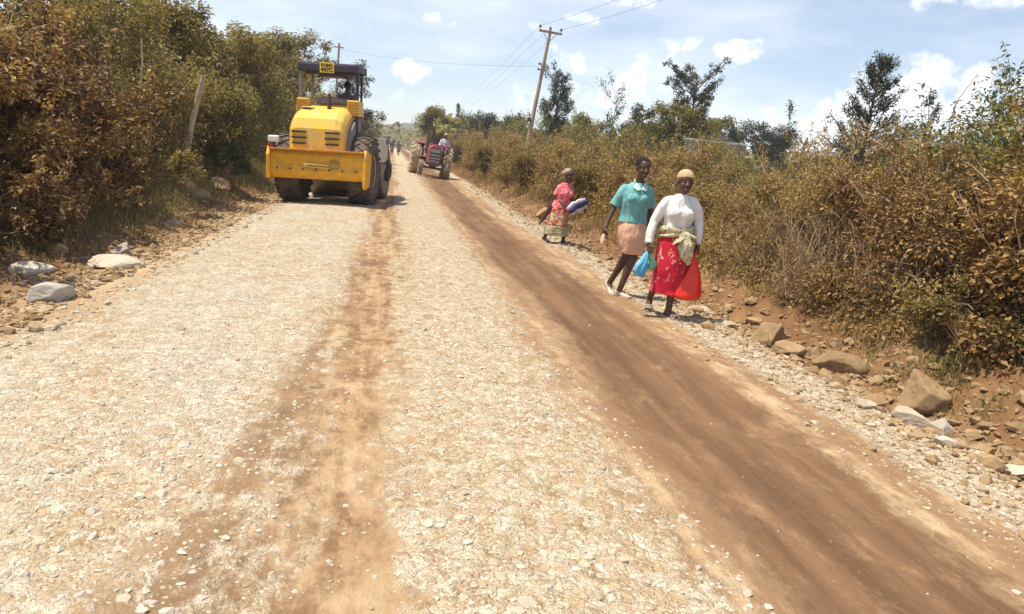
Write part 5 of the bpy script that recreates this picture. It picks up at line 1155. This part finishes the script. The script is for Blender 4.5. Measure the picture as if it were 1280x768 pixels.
def woman_pink():
    X, Y = 3.36, 14.9; Z = gz(X, Y); r = empty('person', (X, Y, Z), (0, 0, R(30)), 'short woman in a pink blouse and patterned skirt carrying a bundle of cloth', 'person')
    hc = (.10, -.04, 1.37); b = MB(); head(b, hc, 1.04, R(8), R(12)); b.tube([(.09, .02, 1.18), (.095, -.01, 1.30)], [.048, .044], 14, 'round')
    b.stack([(.66, .04, .04, .16, .13), (.82, .06, .03, .14, .11), (.98, .07, .02, .15, .11), (1.12, .08, .02, .15, .09), (1.19, .085, .02, .09, .06)], 24)
    b.tube([(-.045, .03, 1.10), (-.10, .06, .90), (-.02, -.13, .78), (.03, -.19, .76)], [.036, .038, .030, .024], 14, 'round'); b.tube([(.225, .03, 1.10), (.30, .03, .90), (.26, -.16, .80), (.24, -.2, .79)], [.036, .038, .030, .024], 14, 'round')
    hand(b, (.03, -.19, .76), (.6, -.7, -.1), (0, 0, 1), (0, .3, 1), .6); hand(b, (.24, -.2, .79), (-.2, -1, 0), (-1, 0, .3), (0, 0, 1), .5)
    leg(b, (-.03, .06, .74), (-.06, .10, .42), (-.13, .22, .10)); leg(b, (.10, .04, .74), (.14, -.04, .42), (.13, -.06, .09))
    foot(b, (-.13, .22, .10), (.1, -1), .25); foot(b, (.13, -.06, .09), (.1, -1), .05)
    body = b.remesh('body', SKIN, r, .0058, 2, .4); skin_face(body, hc, 1.04, R(8))
    shoe((-.13, .22, .10), (.1, -1), .25, SOLE, r, 'sandal', 1, True); shoe((.13, -.06, .09), (.1, -1), .05, SOLE, r, 'sandal', 1, True)
    h = MB(); h.ball((.10, .0, 1.425), (.086, .102, .080), 22); h.tube([(.10, .08, 1.42), (.10, .115, 1.40)], .045, 12, 'round'); hr = h.remesh('headscarf', mat('grey_headscarf', (.42, .36, .30), .9, dirt=(.2, .15, .12), dirt_amt=.7, dscale=18, bump=.6, bscale=30), r, .008, 2, noise=.006, nscale=30); me = hr.data; bm = bmesh.new(); bm.from_mesh(me)
    bmesh.ops.bisect_plane(bm, geom=bm.verts[:]+bm.edges[:]+bm.faces[:], plane_co=(.10, -.055, 1.43), plane_no=(0, -.55, -.83), clear_outer=True); bm.to_mesh(me); bm.free()
    t = MB(); t.stack([(.72, .045, .04, .20, .17), (.82, .055, .035, .175, .145), (.90, .06, .03, .170, .135), (.99, .07, .01, .185, .15), (1.06, .075, .01, .185, .14), (1.13, .08, .02, .175, .105), (1.18, .085, .02, .13, .08), (1.21, .09, .015, .07, .06)], 32)
    for s in (-1, 1): t.ball((.07+s*.075, -.10, 1.0), (.078, .06, .065), 16)
    t.tube([(.02, .03, 1.155), (-.04, .035, 1.13), (-.08, .05, 1.05), (-.10, .06, .96)], [.042, .056, .062, .066], 18); t.tube([(.15, .03, 1.155), (.21, .03, 1.13), (.26, .03, 1.05), (.29, .035, .96)], [.042, .056, .062, .066], 18)
    t.remesh('blouse', PINK, r, .010, 3, .5, noise=.014, nscale=13, seed=11)
    sk = skirt('skirt', [(.80, .05, .04, .155, .13), (.68, .04, .05, .20, .17), (.52, .03, .06, .215, .20), (.36, .02, .07, .23, .225)], PATT, r, 5, .05, 12)
    skirt('hem_band', [(.362, .02, .07, .242, .237), (.28, .02, .07, .248, .243), (.17, .02, .075, .255, .25)], BAND, sk, 5, .05, 12)
    MB().tube([(-.17, .10, .74), (-.21, .13, .60), (-.27, .18, .45), (-.33, .20, .36)], [(.02, .04), (.022, .05), (.02, .04), (.010, .02)], 12, 'round').remesh('trailing_shawl', mat('dark_shawl', (.09, .045, .04), .9), r, .01, 2, noise=.01)
    # the bundle of folded cloth rests on her forearms
    bd = empty('cloth_bundle', (X+.26, Y-.34, Z+.79), (0, R(-30), R(22)), 'rolled bundle of navy, white and red cloth carried by the woman in pink', 'bundle')
    cols = [((.035, .035, .11), 'navy_cloth', .02, -.055), ((.62, .58, .60), 'white_cloth', .058, -.0), ((.60, .05, .12), 'crimson_cloth', .02, .075), ((.60, .45, .47), 'pale_cloth', -.045, -.04), ((.20, .10, .22), 'mauve_cloth', -.035, .055)]
    for i, (col, nm, z, y) in enumerate(cols):
        MB().tube([(-.20+.03*i*.3, y, z), (-.06, y+.01, z+.01), (.10, y-.01, z), (.21-.015*i, y, z-.01)], [(.030, .045), (.034, .065), (.032, .062), (.024, .045)], 14, 'round').remesh('folded_cloth', mat(nm, col, .85, bump=.5, bscale=12), bd, .01, 2, noise=.012, nscale=16, seed=i)
    for i, (x, l) in enumerate(((-.02, .12), (.08, .16), (.15, .10))):
        MB().tube([(x, -.05, 0), (x+.01, -.06, -l*.6), (x+.02, -.05, -l)], [(.025, .012), (.03, .012), (.02, .008)], 10, 'round').build('hanging_end', mat(('white_cloth', 'navy_cloth', 'white_cloth')[i], (.7, .66, .64), .85), bd)
woman_pink()

def seated(name_lab, loc, rz, shirt, cap, capc, trousers, facing_back=True, sc_=1.0, tilt=0, cat='person'):
    r = empty('person', loc, (0, tilt, rz), name_lab, cat); r.scale = (sc_,)*3
    b = MB(); head(b, (0, -.03, .70), 1.05); b.tube([(0, .01, .50), (0, 0, .62)], [.052, .048], 12, 'round')
    b.stack([(0, 0, .02, .16, .12), (.2, 0, .02, .14, .10), (.38, 0, .01, .165, .10), (.48, 0, .01, .15, .08), (.54, 0, .01, .08, .06)], 20)
    for s in (-1, 1):
        b.tube([(s*.17, .01, .47), (s*.25, -.05, .22), (s*.20, -.30, .20)], [.05, .04, .028], 12, 'round'); hand(b, (s*.20, -.30, .20), (-s*.2, -1, .1), (-s*1, 0, .4), (0, 0, -1), .7)
        b.tube([(s*.09, 0, .02), (s*.13, -.42, .06)], [.085, .06], 12, 'round'); b.tube([(s*.13, -.42, .06), (s*.12, -.46, -.34)], [.055, .036], 12, 'round'); foot(b, (s*.12, -.46, -.34), (0, -1), 0)
    body = b.remesh('body', SKIN, r, .008, 2, .4); skin_face(body, (0, -.03, .70), 1.05)
    t = MB(); t.stack([(-.02, 0, .02, .185, .145), (.2, 0, .02, .17, .13), (.36, 0, .01, .19, .125), (.47, 0, .01, .18, .10), (.53, 0, .01, .11, .075), (.56, 0, .01, .065, .06)], 24)
    for s in (-1, 1): t.tube([(s*.13, .01, .49), (s*.18, .0, .45), (s*.255, -.05, .22), (s*.21, -.24, .20)], [.065, .066, .055, .042], 16)
    t.remesh('shirt', shirt, r, .012, 2, noise=.012, nscale=12)
    t = MB()
    for s in (-1, 1): t.tube([(s*.09, .04, .02), (s*.13, -.43, .06), (s*.13, -.47, .0), (s*.12, -.47, -.28)], [.105, .08, .07, .055], 16)
    t.ball((0, .03, .0), (.18, .15, .11), 16); t.remesh('trousers', trousers, r, .012, 2)
    c = MB(); c.ball((0, .0, .755), (.092, .112, .085), 20)
    if cap == 'hood': c.ball((0, .03, .70), (.10, .10, .12), 18); 
    if cap == 'cap': c.tube([(0, -.08, .765), (0, -.16, .755)], [(.07, .012), (.045, .008)], 12, 'round')
    hr = c.remesh('hood' if cap == 'hood' else 'cap' if cap == 'cap' else 'hair', capc, r, .008, 2); me = hr.data; bm = bmesh.new(); bm.from_mesh(me)
    bmesh.ops.bisect_plane(bm, geom=bm.verts[:]+bm.edges[:]+bm.faces[:], plane_co=(0, -.055, .755), plane_no=(0, -.62, -.78), clear_outer=True); bm.to_mesh(me); bm.free()
    return r
M9 = Matrix.Rotation(R(-9), 4, 'Z') @ Matrix.Rotation(R(-2.6), 4, 'Y')
dp = Vector((-1.47, 19.25, -.07)) + M9 @ Vector((.20, .92, 2.12))
seated('roller driver seen from behind in a dark brown shirt under the canopy', tuple(dp), PI+R(-9), cloth('brown_shirt', (.13, .09, .085), (.11, .07, .07), None, 3, .6), 'hair', HAIR, mat('dark_trousers', (.05, .05, .06), .9))
seated('person in a pale hood riding on the right side of the tractor', (2.55, 39.75, 1.42), R(4), cloth('grey_white_top', (.48, .44, .52), (.75, .70, .70), None, 5, .5), 'hood', mat('pale_hood', (.72, .50, .42), .9), mat('purple_trousers', (.16, .06, .10), .9), tilt=R(5))
def far_walker(x, y, lab, col):
    r = empty('person', (x, y, gz(x, y)), (0, 0, .3), lab, 'person', None)
    b = MB(); head(b, (0, 0, 1.55), 1.05); b.tube([(0, 0, 1.35), (0, 0, 1.48)], .05, 10, 'round'); b.stack([(.85, 0, 0, .16, .12), (1.1, 0, 0, .13, .1), (1.3, 0, 0, .17, .1), (1.38, 0, 0, .1, .07)], 18)
    for s in (-1, 1):
        b.tube([(s*.17, 0, 1.33), (s*.23, .02, 1.08), (s*.22, -.06, .85)], [.05, .04, .028], 10, 'round'); hand(b, (s*.22, -.06, .85), (0, -.1, -1), (0, -1, 0), (-s, 0, 0), .5)
        leg(b, (s*.08, 0, .88), (s*.09, -.06*s, .5), (s*.09, .12*s, .09)); foot(b, (s*.09, .12*s, .09), (0, -1), .1)
    b.remesh('body', SKIN, r, .012, 2)
    t = MB(); t.stack([(.82, 0, 0, .19, .15), (1.1, 0, 0, .16, .125), (1.3, 0, 0, .19, .12), (1.4, 0, 0, .09, .07)], 20)
    for s in (-1, 1): t.tube([(s*.14, 0, 1.35), (s*.2, .01, 1.2), (s*.24, .02, 1.06)], [.065, .062, .058], 12)
    t.remesh('shirt', mat(lab.split()[0]+'_far_cloth', col, .9), r, .016, 2)
    MB().stack([(.95, 0, 0, .17, .14), (.6, 0, 0, .18, .17), (.4, 0, 0, .19, .18)], 24, False).build('skirt', mat('far_skirt', (.12, .08, .08), .9), r, solid=.01)
far_walker(-.1, 88, 'dark-clothed tiny figure far down the road, left of the two', (.10, .08, .09)); far_walker(.65, 90, 'brownish tiny figure far down the road, right of the two', (.16, .12, .10))
# ------------------------------------------------------------------ air
def haze():
    m = bpy.data.materials.new('haze'); N, L = nodes(m); N.remove(N['Principled BSDF']); v = N.new('ShaderNodeVolumePrincipled')
    v.inputs['Density'].default_value = .0008; v.inputs['Color'].default_value = (.93, .95, 1, 1); v.inputs['Anisotropy'].default_value = .2; L.new(v.outputs[0], N['Material Output'].inputs['Volume'])
    o = MB().box((0, 330, 9.25), (8200, 9000, 21.5)).build('haze', m); tag(o, 'thin pale dusty air over the road', kind='stuff')
haze()
for o in C.objects:
    if o.parent is None and 'group' not in o and o.get('category') == 'tree':
        o['group'] = 'trees standing beyond the right hedge' if o.location.x > 2.5 else 'trees rising behind the left thicket'
    if o.parent is None and 'group' not in o and o.get('category') == 'person' and 'woman' in o['label']:
        o['group'] = 'women walking along the right side of the road'
    if o.parent is None and 'group' not in o and o.get('category') == 'person' and 'tiny figure' in o['label']:
        o['group'] = 'tiny figures far down the road'
    if o.parent is None and o.get('category') == 'bag': o['group'] = 'plastic bags carried by the woman in white'
    if o.parent is None and o.get('category') == 'utility pole': o['group'] = 'utility poles'
